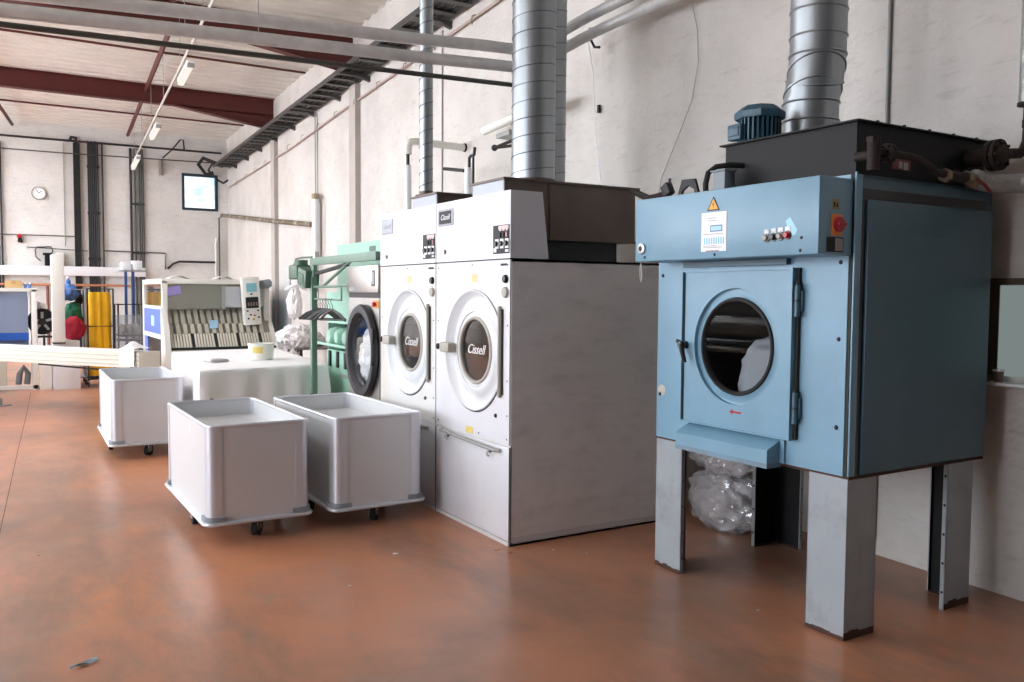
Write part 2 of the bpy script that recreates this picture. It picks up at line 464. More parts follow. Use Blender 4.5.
# far window
fr = MB()
t = .07
fr.box(w0, YF-.02, wz0, w0+t, YF+.1, wz1).box(w1-t, YF-.02, wz0, w1, YF+.1, wz1).box(w0+t, YF-.02, wz0, w1-t, YF+.1, wz0+t).box(w0+t, YF-.02, wz1-t, w1-t, YF+.1, wz1)
fr = struct(fr.build('window_1', M('window_frame_blue', '#16303f', .5)))
MB().box(w0+t, YF+.04, wz0+t, w1-t, YF+.05, wz1-t).build('pane', m_clear, fr)

# red steel frames with haunches
ntrim = [0]
def trim(mb, mat):
    ntrim[0] += 1
    return struct(mb.build('trim_%d' % ntrim[0], mat))
for Y in (-3.5, 2.2, 7.95, 13.7, 19.4):
    xe = WX(Y) - .01; zt = ZC - .005; zb = 5.5
    mb = MB()
    mb.box(-9, Y-.006, zb, xe, Y+.006, zt)
    mb.box(-9, Y-.09, zt-.014, xe, Y+.09, zt).box(-9, Y-.09, zb, xe-2.1, Y+.09, zb+.014)
    mb.prism([(xe-2.1, zb), (xe, 5.2), (xe, 5.215), (xe-2.1, zb+.015)], 'Y', Y-.09, Y+.09)
    mb.prism([(xe-2.1, zb+.01), (xe, 5.21), (xe, zb+.02), (xe-2.1, zb+.02)], 'Y', Y-.006, Y+.006)
    trim(mb, m_beam)
    if Y > 0 and Y != 7.95:
        p0, p1 = Y-.35, Y-.02
        trim(MB().prism([(WX(p0)-.09, p0), (WX(p1)-.09, p1), (WX(p1)+.05, p1), (WX(p0)+.05, p0)], 'Z', 0, 4.96), m_pillar)
# roof bracing and tie rods
for p, q in (((2.4, 13.8), (3.1, 25.1)), ((-.9, 13.8), (.44, 25.06)), ((2.4, 13.6), (.4, 8.1))):
    trim(MB().tube([(p[0], p[1], ZC-.14), (q[0], q[1], ZC-.14)], .045, 4), m_beam)
for Y in (10.8, 16.4, 22.4):
    trim(MB().tube([(-9, Y-.05, ZC-.05), (WX(Y)-.05, Y+.1, ZC-.05)], .022, 6), m_beam)
# floor joint line

# ================================================================== WHITE DRYERS
# local frame: x = depth away from the front, y along the row, origin at the near front floor corner
def make_white_dryer(dirty):
    W = 1.05
    t = thing('tumble_dryer', 'x', 'dryer', (0, 0, 0), world=False)
    mb = MB()
    mb.shell(.012, 0, .0, 1.32, W, 1.815, .015, '-x')
    mb.box(.012, .015, .6, .03, W-.015, .64)
    mb.build('cabinet', m_whites, t)
    # front panel with the round port
    fp = MB().holed(.004, .645, W-.004, 1.812, .478, 1.218, .408, 0, .012, seg=96, ymin=.128).build('front_panel', m_white, t)
    for y, z in ((.03, 1.78), (W-.04, 1.78), (.03, 1.4), (.03, 1.05), (.03, .68), (W-.04, .68), (W-.04, 1.4), (.5, 1.79), (.4, .67), (.03, .83)):
        MB().lathe([(0, -.004), (.005, -.003), (.006, 0)], (0, y, z), 'X', 10).build('screw', m_darkmet, fp)
    # lower lint door
    lp = MB().box(0, .004, .03, .012, W-.004, .632, .003).build('lint_door', m_white, t)
    mb = MB().tube([(-.012, .10, .600), (-.032, .12, .600), (-.032, W-.14, .622), (-.012, W-.12, .622)], .013, 10)
    mb.build('handle', m_sticky, lp)
    for y, z in ((.24, .565), (W-.2, .58)):
        mb = MB().tube([(0, y, z+.012), (-.022, y, z+.008), (-.03, y-.01, z-.012), (-.02, y-.02, z-.022)], .008, 8)
        mb.lathe([(0, -.008), (.016, -.006), (.018, 0)], (0, y, z+.012), 'X', 14)
        mb.build('hook', m_chrome, lp)
    MB().box(.0, .0, 0, .03, W, .026).build('plinth', m_cloth2, t)
    MB().box(.012, -.0015, .0, .017, .0, .64).box(.0, -.0012, .0, .002, .004, .63).build('corner_gap', m_darkmet, t)
    MB().box(.02, -.0012, .02, 1.30, .0, .055).build('side_skirt', m_cloth2, t)
    # control head: leaning back panel
    hd = MB().prism([(0, 1.822), (.285, 1.822), (.235, 2.243), (.0, 2.243)], 'Y', .002, W-.002).build('control_head', m_white, t)
    MB().box(-.001, .002, 1.8135, .02, W-.002, 1.8215).build('seam', m_darkmet, t)
    # badge
    b = MB().box(-.006, .78, 2.075, .0, 1.01, 2.195, .002).build('badge', m_palehood, hd)
    MB().box(-.0075, .80, 2.09, -.006, .99, 2.18).build('badge_face', m_black if not dirty else m_palehood, hd)
    text('badge_lettering', 'Cissell', m_paper, hd, face_negx(-.008, .895, 2.135), .054, .0006, .35)
    # switch panel
    MB().box(-.003, .012, 1.852, .0, .215, 2.032).build('switch_panel', m_black, hd)
    mb = MB()
    for k in range(3): mb.box(-.006, .03+k*.04, 1.995, -.003, .052+k*.04, 2.022)
    mb.box(-.004, .02, 2.005, -.003, .145, 2.027)
    mb.build('switch_legend', M('pink_legend', '#e0c3c0', .5), hd)
    for k in range(3): MB().box(-.010, .03+k*.042, 1.955, -.003, .046+k*.042, 1.985).build('rocker_switch', M('pale_red_rocker', '#b98383', .4) if k == 0 else m_black, hd)
    mb = MB()
    for k in range(3): mb.box(-.0045, .02+k*.062, 1.885, -.003, .062+k*.062, 1.945)
    mb.box(-.0045, .17, 1.862, -.003, .205, 1.89).box(-.0045, .02, 1.862, -.003, .06, 1.876)
    mb.build('dial_scale', m_paper, hd)
    for k in range(3): MB().cyl((-.022, .041+k*.062, 1.915), (-.003, .041+k*.062, 1.915), .017, seg=16).build('dial', m_blackg, hd)
    MB().lathe([(0, -.014), (.012, -.013), (.018, -.006), (.02, 0)], (0, .91, 1.892), 'X', 18).build('lock', m_chrome, hd)
    # buttons below the head
    MB().lathe([(0, -.022), (.02, -.02), (.026, -.012), (.028, 0)], (0, .052, 1.692), 'X', 20).build('push_button', m_blackg, t)
    MB().lathe([(0, -.018), (.028, -.018), (.034, -.012), (.036, 0)], (0, .052, 1.608), 'X', 24).build('thermometer', m_gasket, t)
    MB().box(-.0015, .04, 1.775, 0, .12, 1.79).build('nameplate', m_black, t)
    MB().box(-.001, .42, 1.675, 0, .51, 1.73).build('sticker', M('tan_sticker', '#e0c48f', .5), t)
    MB().box(-.001, .48, .652, 0, .58, .695).build('sticker', m_yellow, t)
    MB().lathe([(0, -.01), (.012, -.008), (.014, 0)], (0, .17, .815), 'X', 12).build('plug', m_black, t)
    # door: dished ring
    cy, cz = .478, 1.218
    prof = [(.409, .012), (.406, -.008), (.399, -.012), (.392, -.006), (.362, .034), (.350, .036), (.305, .024), (.297, .014), (.262, .010), (.256, .018), (.232, .014), (.212, .016), (.205, .034)]
    d = MB().lathe(prof, (0, cy, cz), 'X', 96, clampmin=.128).build('door', m_dish, t, ang=50)
    MB().lathe([(.412, -.0015), (.407, -.003), (.404, -.002), (.407, 0)], (0, cy-.002, cz-.003), 'X', 96, clampmin=.126).build('door_seam', m_darkmet, d)
    MB().lathe([(.230, .014), (.224, .004), (.210, .004), (.204, .014), (.206, .03)], (0, cy, cz), 'X', 64).build('gasket', m_gasket, d, ang=60)
    MB().lathe([(0, .020), (.206, .024), (.206, .028), (0, .026)], (0, cy, cz), 'X', 64).build('window', m_glass, d)
    text('window_lettering', 'Cissell', m_paper, d, face_negx(.018, cy, cz+.004), .092, .0008, .4)
    mb = MB().box(-.018, .090, .955, 0, .128, 1.505, .005)
    mb.cyl((-.016, .104, .94), (-.016, .104, 1.52), .011, seg=14)
    mb.build('hinge', m_gasket, d)
    MB().box(-.014, .080, .96, 0, .088, 1.50).build('hinge_shadow_strip', m_darkmet, d)  # dark strip painted in for the shaded gap beside the hinge
    mb = MB().box(-.052, .755, 1.185, .014, .90, 1.255, .014)
    mb.box(-.03, .885, 1.195, 0, .955, 1.245, .006)
    lt = mb.build('latch', m_gasket, d)
    MB().lathe([(0, -.045), (.018, -.043), (.022, -.03), (.022, 0)], (0, .955, 1.22), 'X', 16).build('latch_knob', m_black, d)
    # drum
    mb = MB().lathe([(.345, .045), (.37, .06), (.37, .8), (.0, .82)], (0, cy, cz), 'X', 48)
    for k in range(4):
        a = k*PI/2 + .5
        y, z = cy+.345*math.cos(a), cz+.345*math.sin(a)
        mb.cyl((.06, y, z), (.8, y, z), .035, seg=8)
    mb.build('drum', m_drum, t)
    # exhaust plenum at the back of the top
    mb = MB().prism([(.290, .57), (1.44, .57), (1.44, 1.04), (.290, 1.04)], 'Z', 1.99, 2.39)
    pl = mb.build('exhaust_plenum', m_dksteel, t)
    MB().box(.2865, .58, 1.83, .29, 1.03, 2.39).build('plenum_front', m_palehood, pl)
    MB().box(.27, .55, 2.39, 1.47, 1.045, 2.405).build('plenum_flange', m_dksteel, pl)
    MB().box(.30, .61, 1.815, 1.30, 1.02, 1.99).build('plenum_base', M('slate_steel', '#272d31', .6), pl)
    MB().box(.66, .558, 2.0, .69, .57, 2.38).box(.30, .555, 1.985, 1.44, .57, 2.0).build('plenum_rib', m_dksteel, pl)
    return t
D1 = make_white_dryer(False)
D1.location = (2.745, 4.603, 0)
D1['label'] = 'nearer white tumble dryer with clean front panel and black square badge'
D1['group'] = 'white tumble dryers'
D2 = make_white_dryer(True)
D2.location = (2.745, 5.662, 0)
D2['label'] = 'farther white tumble dryer with faint silver badge, next to the steel washer'
D2['group'] = 'white tumble dryers'
# grime on the far dryer's front panel
for o in D2.children:
    if o.name.startswith('front_panel'):
        o.data = o.data.copy(); o.data.materials.clear()
        o.data.materials.append(M('stained_enamel', '#d9d8d5', .35, dirt='#c9b78a', damt=.8, dscale=1.7))
    if o.name.startswith('control_head'):
        for c in o.children:
            if c.name.startswith('badge_lettering'): c.data.materials.clear(); c.data.materials.append(m_sticky)

# ================================================================== spiral ducts
def spiral_duct(label, x, y, z0, z1, r, pitch, mat=m_galv, bands=()):
    mb = MB().cyl((x, y, z0), (x, y, z1), r, seg=48)
    n = int((z1-z0)/pitch)
    pts = []
    for k in range(n*28+1):
        a = 2*PI*k/28
        pts.append((x+(r+.001)*math.cos(a), y+(r+.001)*math.sin(a), z0+.02+pitch*k/28))
    pts = [p for p in pts if p[2] < z1]
    du = thing('exhaust_duct', label, 'duct', (x, y, z0))
    p = mb.build('pipe', mat, du)
    MB().tube(pts, .0035, 5).build('seam', M('duct_seam', '#6d7276', .4, .9), p)
    MB().lathe([(r, 0), (r+.035, 0), (r+.035, .008), (r+.004, .012), (r+.004, .04), (r, .04)], (x, y, z0), 'Z', 40).build('collar', m_dksteel, du)
    for zb in bands:
        MB().lathe([(r, -.03), (r+.006, -.03), (r+.006, .03), (r, .03)], (x, y, zb), 'Z', 48).build('band', mat, du)
    return du
spiral_duct('fat galvanized spiral duct rising from the nearer white dryer', 3.46, 5.48, 2.408, 5.87, .162, .125)
spiral_duct('galvanized spiral duct half hidden behind the fat one', 3.95, 6.0, 1.818, 5.87, .13, .13)
spiral_duct('thin galvanized spiral duct rising from the farther white dryer', 3.10, 6.58, 2.408, 5.87, .056, .11)

# ================================================================== BLUE DRYER
BL = thing('tumble_dryer', 'blue tumble dryer raised on four grey legs, black hood on top', 'dryer', (3.334, 2.556, 0), world=False, rz=math.radians(.3))
W, Dp = 1.33, 1.08
cab = MB().shell(.014, 0, .765, Dp, W, 2.15, .014, '-x').build('cabinet', m_blueshade, BL)
MB().box(.0, -.004, .755, Dp, W+.004, .768).build('bottom_edge', m_rust, cab)
MB().box(.012, -.002, .77, .045, .012, 2.15).box(.0, -.003, .77, .012, .006, 2.16, .002).build('corner_post', m_blue, cab)
MB().box(.075, -.016, .775, Dp-.01, -.001, 2.038, .004).build('side_panel', m_blueshade, cab)
MB().box(.05, -.003, 2.042, Dp-.05, -.0005, 2.088).box(.046, -.003, .775, .073, -.0005, 2.04).build('vent_slot', m_blackg, cab)
cy, cz = .685, 1.332
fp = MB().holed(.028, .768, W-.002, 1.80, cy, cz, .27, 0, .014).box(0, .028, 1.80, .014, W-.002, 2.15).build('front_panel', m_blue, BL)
MB().box(.004, .012, .768, .013, .028, 2.15).build('front_gap', m_gap, fp)
for y, z in ((.07, 1.755), (.07, .99), (1.29, 1.71), (1.30, 1.02), (.07, 1.4)):
    MB().lathe([(0, -.006), (.008, -.005), (.011, 0)], (0, y, z), 'X', 12).build('screw', m_black, fp)
MB().lathe([(0, -.0012), (.03, -.0012), (.032, 0)], (0, 1.285, 1.045), 'X', 20).build('bare_patch', M('worn_spot', '#b9b6a8', .6), fp)
# dark rail under the control box
MB().box(-.03, .36, 1.752, 0, 1.09, 1.782).build('door_header', m_blueshade, BL)
# door
mb = MB().holed(.305, .895, 1.082, 1.735, cy, cz, .305, -.034, -.004, ry=.30)
dr = mb.build('door', m_blue, BL)
MB().box(-.048, .305, .895, -.034, .315, 1.735).box(-.048, 1.072, .895, -.034, 1.082, 1.735).box(-.048, .315, 1.725, -.034, 1.072, 1.735).box(-.046, .315, .895, -.034, 1.072, .903).build('door_lip', m_blue, dr)
MB().box(-.036, 1.062, .90, -.0345, 1.071, 1.72).build('lip_shadow_strip', m_gap, dr)  # dark strip imitating the shade inside the door lip
MB().lathe([(.307, -.034), (.304, -.012), (.298, -.010), (.268, -.016), (.255, -.022), (.25, -.0)], (0, cy, cz), 'X', 80, sy=.985).build('window_surround', m_blue, dr, ang=50)
MB().lathe([(.258, -.020), (.254, -.032), (.243, -.034), (.236, -.026), (.236, .0), (.256, .0)], (0, cy, cz), 'X', 80, sy=.985).build('window_seal', m_rubber, dr, ang=50)
MB().lathe([(0, -.018), (.238, -.018), (.238, -.012), (0, -.012)], (0, cy, cz), 'X', 64, sy=.985).build('window', m_glassd, dr)
# handle: short black lever
mb = MB().lathe([(0, -.085), (.018, -.083), (.024, -.07), (.018, -.05), (.022, -.034)], (0, 1.05, 1.322), 'X', 18)
mb.tube([(-.075, 1.05, 1.326), (-.082, 1.03, 1.285), (-.08, 1.015, 1.245), (-.078, 1.01, 1.228)], .014, 10, rad=[.016, .014, .012, .011])
mb.tube([(-.05, 1.05, 1.324), (-.05, 1.105, 1.342)], .012, 10)
mb.build('handle', m_blackg, dr)
# hinges
for z in (1.575, 1.055):
    h = MB().cyl((-.03, .288, z-.075), (-.03, .288, z+.075), .014, seg=16).box(-.02, .268, z-.05, 0, .305, z+.05, .003).build('hinge', m_blueshade, dr)
    MB().cyl((-.03, .288, z-.004), (-.03, .288, z+.004), .016, seg=16).cyl((-.03, .288, z+.075), (-.03, .288, z+.088), .009, seg=12).build('hinge_pin', m_darkmet, h)
MB().box(-.02, .289, .90, -.001, .303, 1.735).build('hinge_side_gap', m_gap, dr)
# red arrow mark
MB().prism([(.63, .985), (.69, .985), (.69, .975), (.712, .99), (.69, 1.004), (.69, .995), (.63, .995)], 'X', -.0355, -.034).build('red_arrow', m_red, dr)
# lint box
lb = MB().prism([(0, .885), (-.095, .842), (-.10, .836), (-.10, .758), (0, .758)], 'Y', .392, 1.05).build('lint_box', m_blue, BL)
MB().box(-.101, .391, .748, .0, 1.051, .772).build('lint_box_edge', m_bluebase, lb)
MB().box(-.012, .362, .77, .0, .391, .885).build('lint_box_side', m_blue, lb)
# legs: folded steel angles with return lips
def leg(x0, y0, sx, sy):
    """corner at (x0,y0); flanges run along sx / sy"""
    H = .758; t = .006; w = .218; l = .024
    def bx(mb, xa, ya, xb, yb, z0=0., z1=H): return mb.box(min(xa, xb), min(ya, yb), z0, max(xa, xb), max(ya, yb), z1)
    mb = MB()
    bx(mb, x0, y0, x0+sx*w, y0+sy*t)          # flange along x
    bx(mb, x0, y0+sy*t, x0+sx*t, y0+sy*w)     # flange along y
    bx(mb, x0+sx*w, y0, x0+sx*(w-t), y0+sy*l) # lips
    bx(mb, x0, y0+sy*w, x0+sx*l, y0+sy*(w-t))
    g = mb.build('leg', m_legp, BL)
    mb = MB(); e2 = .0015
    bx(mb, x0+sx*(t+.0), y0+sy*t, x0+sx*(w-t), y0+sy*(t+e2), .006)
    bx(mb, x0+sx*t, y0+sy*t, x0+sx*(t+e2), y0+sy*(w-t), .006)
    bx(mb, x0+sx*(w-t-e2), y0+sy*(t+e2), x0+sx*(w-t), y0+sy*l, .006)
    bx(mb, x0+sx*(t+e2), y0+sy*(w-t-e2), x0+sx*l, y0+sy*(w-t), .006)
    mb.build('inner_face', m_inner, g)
    mb = MB()
    e = .0015
    def rag(z): return .03 + .02*random.random()
    for k in range(6):
        u0, u1 = w*k/6, w*(k+1)/6
        bx(mb, x0+sx*u0, y0-sy*e, x0+sx*u1, y0, 0, rag(0)); bx(mb, x0-sx*e, y0+sy*u0, x0, y0+sy*u1, 0, rag(0)*.6)
    bx(mb, x0+sx*.006, y0+sy*.006, x0+sx*.03, y0+sy*w, 0, .005); bx(mb, x0+sx*.03, y0+sy*.006, x0+sx*w, y0+sy*.03, 0, .005)
    mb.build('rusty_foot', m_rust, g)
    for k in range(5):
        z = .09 + k*.15
        for px, py, ax in ((x0+sx*(w+.0005), y0+sy*.013, 'X'), (x0+sx*.013, y0+sy*(w+.0005), 'Y')):
            mb = MB()
            if ax == 'X': mb.cyl((px-.001*sx, py, z), (px+.0006*sx, py, z), .007, seg=10)
            else: mb.cyl((px, py-.001*sy, z), (px, py+.0006*sy, z), .0045, seg=10)
            mb.build('bolt_hole', m_black, g)
leg(.0, .0, 1, 1); leg(.0, W-.008, 1, -1); leg(1.0, .0, -1, 1); leg(1.0, W-.03, -1, -1)
# control box
cb = MB().box(-.229, .012, 1.784, -.001, 1.268, 2.128, .006).build('control_box', m_blue, BL)
XF = -.2295
q = lambda y: y - 2.556
MB().box(XF-.002, q(3.12), 1.82, XF, q(3.295), 2.016).build('type_plate', m_paper, cb)
mb = MB()
for r in range(3):
    for k in range(9 - r):
        y = q(3.275) - k*.0165; z = 1.862 - r*.014
        if r == 0: mb.box(XF-.0026, y-.009, 1.856, XF-.002, y, 1.888)
mb.build('cyan_lettering', m_cyan, cb)
mb = MB()
for z, a, b in ((1.838, 3.28, 3.15), (1.846, 3.28, 3.19), (1.905, 3.28, 3.14), (1.985, 3.25, 3.19), (1.972, 3.25, 3.19)):
    mb.box(XF-.0025, q(b), z, XF-.002, q(a), z+.003)
mb.build('fine_print', m_sticky, cb)
MB().box(XF-.0026, q(3.148), 1.918, XF-.002, q(3.232), 1.950).build('blue_field_frame', m_navy, cb)
MB().box(XF-.003, q(3.153), 1.923, XF-.0026, q(3.227), 1.945).build('blue_field', m_ltblue, cb)
MB().box(XF-.0026, q(3.17), 1.8205, XF-.002, q(3.26), 1.8245).build('red_rule', M('dark_red_print', '#8a2230', .5), cb)
tr = MB().prism([(q(3.257), 2.024), (q(3.169), 2.024), (q(3.213), 2.094)], 'X', XF-.002, XF).build('warning_sign', m_black, cb)
MB().prism([(q(3.2475), 2.029), (q(3.1785), 2.029), (q(3.213), 2.084)], 'X', XF-.0026, XF-.002).build('warning_field', m_warn, tr)
MB().prism([(q(3.216), 2.068), (q(3.207), 2.055), (q(3.213), 2.053), (q(3.209), 2.036), (q(3.219), 2.056), (q(3.213), 2.057)], 'X', XF-.0032, XF-.0026).build('lightning_bolt', m_black, tr)
cols = [m_gasket, m_blackg, m_gasket, m_red]
for k in range(4):
    y = q(2.861 - k*.0415); z = 1.868 + k*.0025
    b = MB().lathe([(0, -.022), (.0115, -.021), (.0135, -.016), (.0135, -.006), (.017, -.006), (.018, 0)], (XF, y, z), 'X', 20).build('push_button', cols[k], cb)
    MB().box(XF-.004, y-.0145, z+.018, XF, y+.0145, z+.040, .001).build('legend_plate', m_paper, b)
    MB().lathe([(.015, -.005), (.021, -.005), (.022, 0)], (XF, y, z), 'X', 20).build('bezel', m_blackg, b)
MB().prism([(q(2.752), 1.938), (q(2.727), 1.958), (q(2.684), 1.90), (q(2.692), 1.875), (q(2.715), 1.868)], 'X', XF-.0012, XF).build('cyan_sticker', m_cyan2, cb)
lk = MB().lathe([(0, -.012), (.018, -.012), (.03, -.009), (.032, 0)], (XF, q(3.765), 1.855), 'X', 24).build('lock', m_steel, cb)
MB().lathe([(0, -.014), (.014, -.014), (.016, -.012)], (XF, q(3.765), 1.855), 'X', 16).build('keyhole', m_black, cb)
for y, z in ((3.74, 1.806), (3.20, 1.803), (2.665, 1.803), (2.66, 1.86)): MB().lathe([(0, -.004), (.006, -.003), (.008, 0)], (XF, q(y), z), 'X', 10).build('screw', m_black, cb)
# isolator on the right cheek of the box
iso = MB().box(-.148, .006, 1.868, -.078, .0125, 1.965, .002).build('isolator_plate', m_orange, cb)
MB().lathe([(.034, 0), (.034, -.010), (.030, -.014), (0, -.014)], (-.105, .006, 1.918), 'Y', 28).box(-.132, -.020, 1.910, -.078, -.012, 1.926, .003).build('isolator_knob', m_red, iso)
MB().box(-.145, .010, 1.985, -.095, .0125, 2.03).build('pictogram_plate', M('dull_brass_label', '#8f8257', .5), cb)
MB().box(-.136, .0095, 1.995, -.126, .0105, 2.018).box(-.118, .0095, 1.995, -.108, .0105, 2.012).build('pictogram', m_black, cb)
rp = MB().box(-.175, .010, 1.796, -.062, .0125, 1.862).build('rating_plate', m_black, cb)
MB().box(-.118, .0095, 1.801, -.066, .0105, 1.857).build('rating_lines', m_sticky, rp)
# drum and black hood
MB().lathe([(.29, .014), (.40, .06), (.40, .75), (0, .77)], (0, cy, cz), 'X', 48).build('drum', m_drumd, BL)
hood = MB().box(.075, .060, 2.15, 1.10, .885, 2.40).build('hood', m_blkhood, BL)
MB().box(.05, .035, 2.40, 1.125, .91, 2.408).build('hood_flange', m_blkhood, hood)
for k in range(5): MB().cyl((.2+.2*k, .045, 2.408), (.2+.2*k, .045, 2.416), .008, seg=8).build('hood_bolt', m_darkmet, hood)
MB().box(.335, .056, 2.205, .475, .060, 2.275).build('red_plate', M('dark_red_plate', '#6d2a25', .5), hood)
MB().box(.385, .0545, 2.212, .41, .056, 2.245).box(.42, .0545, 2.208, .455, .056, 2.242).build('plate_marks', m_sticky, hood)
# blue motor on the hood
mx, my = .226, .79
mot = MB()
mot.cyl((mx, my, 2.408), (mx, my, 2.425), .128, seg=8)
mot.lathe([(.092, .0), (.092, .12), (.115, .125)], (mx, my, 2.42), 'Z', 32)
for k in range(28):
    a = 2*PI*k/28
    mot.box(mx+.09, my-.004, 2.43, mx+.114, my+.004, 2.545, rot=Matrix.Rotation(a, 3, 'Z'), piv=(mx, my, 2.5))
mot = mot.build('fan_motor', m_motor, BL)
MB().lathe([(.130, 0), (.134, .012), (.134, .036), (.092, .07), (.05, .075), (0, .075)], (mx, my, 2.545), 'Z', 8).build('motor_cowl', m_motor, mot, ang=25)
MB().box(mx-.145, my-.0, 2.43, mx-.085, my+.095, 2.515, .008).box(mx-.15, my+.01, 2.45, mx-.145, my+.085, 2.50, .004).build('terminal_box', m_motor, mot)
MB().cyl((mx, my, 2.415), (mx, my, 2.4245), .155, seg=4).build('motor_plate', m_motor, mot)
# things on top at the left: lifting eye, cable hose and a small box
MB().prism([(1.075, 2.128), (1.045, 2.128), (1.033, 2.168), (.987, 2.192), (.941, 2.168), (.929, 2.128), (.899, 2.128), (.938, 2.224), (1.036, 2.228)], 'X', -.10, -.085).build('lifting_eye', m_black, BL)
MB().tube([(-.09, .86, 2.13), (-.09, .862, 2.19), (-.085, .85, 2.245), (-.06, .82, 2.275), (.0, .78, 2.285), (.08, .76, 2.285)], .015, 10).build('cable_hose', m_rubber, BL)
MB().box(-.08, .735, 2.13, -.005, .82, 2.245, .004).prism([(-.09, 2.245), (.0, 2.245), (.0, 2.258), (-.09, 2.252)], 'Y', .725, .83).build('junction_box', m_bump, BL)
# key loop under the box
kl = MB().tube([(3.13, 3.806, 1.786), (3.13, 3.808, 1.765), (3.128, 3.80, 1.735), (3.125, 3.79, 1.70), (3.128, 3.80, 1.672), (3.13, 3.815, 1.70), (3.13, 3.818, 1.74), (3.13, 3.81, 1.765)], .0035, 6)
tag(kl.build('key_ring', m_cloth2), 'thin wire key loop hanging under the blue control box', 'key ring')
# white sheet inside the blue drum
lx = MB().blob((3.54, 3.145, 1.155), .265, (.66, .92, .88), .16, 1.6, 4, 3., .985)
tag(lx.build('laundry', m_cloth), 'white laundry seen behind the round window of the blue dryer', 'laundry')

# exhaust duct of the blue dryer: straight, gored offset, straight
X, Y = 3.90, 3.30; r = .15
du = thing('exhaust_duct', 'short-jointed silver duct rising from the black hood of the blue dryer', 'duct', (X, Y, 2.41))
mb = MB(); N = 40
secs = [(0, 2.41, 0), (0, 2.56, 0), (.0, 2.66, .0), (.006, 2.72, .06), (.012, 2.78, -.05), (.018, 2.84, .07), (.022, 2.92, .0), (.022, 3.02, 0), (.022, 3.16, 0), (.022, 5.87, 0)]
rings = []
for dx, z, tl in secs:
    rings.append([mb.bm.verts.new((X+dx+r*math.cos(2*PI*k/N), Y+r*math.sin(2*PI*k/N)-dx, z+tl*math.cos(2*PI*k/N+2.2))) for k in range(N)])
for A, B in zip(rings, rings[1:]):
    for k in range(N): mb.bm.faces.new((A[k], A[(k+1) % N], B[(k+1) % N], B[k]))
mb.build('pipe', m_galv, du)
for dx, z, tl in secs[1:-1] + [(.022, 3.5, 0), (.022, 3.85, 0), (.022, 4.3, 0), (.022, 4.9, 0)]:
    pts = [(X+dx+(r+.002)*math.cos(2*PI*k/N), Y+(r+.002)*math.sin(2*PI*k/N)-dx, z+tl*math.cos(2*PI*k/N+2.2)) for k in range(N)]
    MB().tube(pts, .006, 6, closed=True).build('seam', m_galv, du)
MB().lathe([(r, 0), (r+.03, 0), (r+.03, .01), (r, .01)], (X, Y, 2.41), 'Z', 40).build('collar', m_dksteel, du)

# ================================================================== steam pipework at the right of the blue dryer
sp = thing('steam_pipe', 'rusty steam pipe with valves and foil lagging beside the black hood', 'pipe', (3.4, 2.5, 2.2))
MB().cyl((3.40, 2.52, 2.165), (3.40, 2.52, 2.305), .028, seg=16).cyl((3.40, 2.52, 2.29), (3.40, 2.52, 2.315), .034, seg=6).cyl((3.40, 2.52, 2.235), (3.40, 2.61, 2.235), .022, seg=14).build('stub', m_rustpipe, sp)
MB().cyl((3.40, 2.52, 2.25), (3.63, 2.50, 2.245), .018, seg=14).tube([(3.62, 2.50, 2.245), (3.70, 2.50, 2.24), (3.84, 2.50, 2.19), (3.92, 2.50, 2.182)], .018, 12).build('pipe_run', m_rustpipe, sp)
f = MB()
for x in (3.475, 3.495): f.cyl((x, 2.515, 2.248), (x+.012, 2.514, 2.248), .046, seg=20)
for k in range(6):
    a = k*PI/3
    f.cyl((3.465, 2.515+.036*math.cos(a), 2.248+.036*math.sin(a)), (3.52, 2.515+.036*math.cos(a), 2.248+.036*math.sin(a)), .006, seg=6)
f.build('flange', m_rustpipe, sp)
MB().cyl((3.90, 2.50, 2.18), (3.925, 2.50, 2.18), .034, seg=6).build('union_nut', m_brass, sp)
MB().cyl((4.07, 2.50, 2.182), (4.10, 2.50, 2.182), .034, seg=6).build('union_nut', m_brass, sp)
MB().cyl((3.92, 2.50, 2.18), (4.08, 2.50, 2.182), .024, seg=14).cyl((4.0, 2.50, 2.18), (4.0, 2.50, 2.215), .014, seg=10).build('valve_body', m_rustpipe, sp)
MB().tube([(4.13, 2.48, 2.175), (4.15, 2.45, 2.15), (4.19, 2.44, 2.115)], .009, 8).build('valve_lever', M('dull_red_lever', '#6b2420', .5), sp)
MB().sph((4.13, 2.50, 2.165), .035, (1.2, .8, 1)).build('valve_body', m_brass, sp)
mb = MB().tube([(4.15, 2.50, 2.180), (4.25, 2.50, 2.172), (4.36, 2.49, 2.172), (4.45, 2.44, 2.175), (4.47, 2.30, 2.18), (4.42, 1.4, 2.2), (4.38, .4, 2.2)], .048, 16)
mb.build('lagging', m_lag, sp)
cp = thing('steam_pipe', 'rusty flanged pipe turning upward into a silver lagged riser at the right edge', 'pipe', (4.25, 2.5, 2.3))
MB().tube([(4.295, 2.635, 2.306), (4.295, 2.50, 2.306)], .046, 16).build('stub', m_rustpipe, cp)
MB().tube([(4.295, 2.44, 2.306), (4.305, 2.41, 2.306), (4.345, 2.39, 2.308), (4.37, 2.385, 2.325), (4.39, 2.38, 2.37), (4.395, 2.38, 2.45), (4.395, 2.38, 2.56)], .026, 12).build('elbow', m_rustpipe, cp)
f = MB()
for y in (2.505, 2.475): f.cyl((4.295, y, 2.306), (4.295, y-.02, 2.306), .078, seg=28)
for k in range(8):
    a = k*PI/4
    f.cyl((4.295+.062*math.cos(a), 2.52, 2.306+.062*math.sin(a)), (4.295+.062*math.cos(a), 2.44, 2.306+.062*math.sin(a)), .009, seg=6)
f.cyl((4.295, 2.455, 2.306), (4.30, 2.42, 2.306), .055, r2=.028, seg=20)
f.build('flange', m_rustpipe, cp)
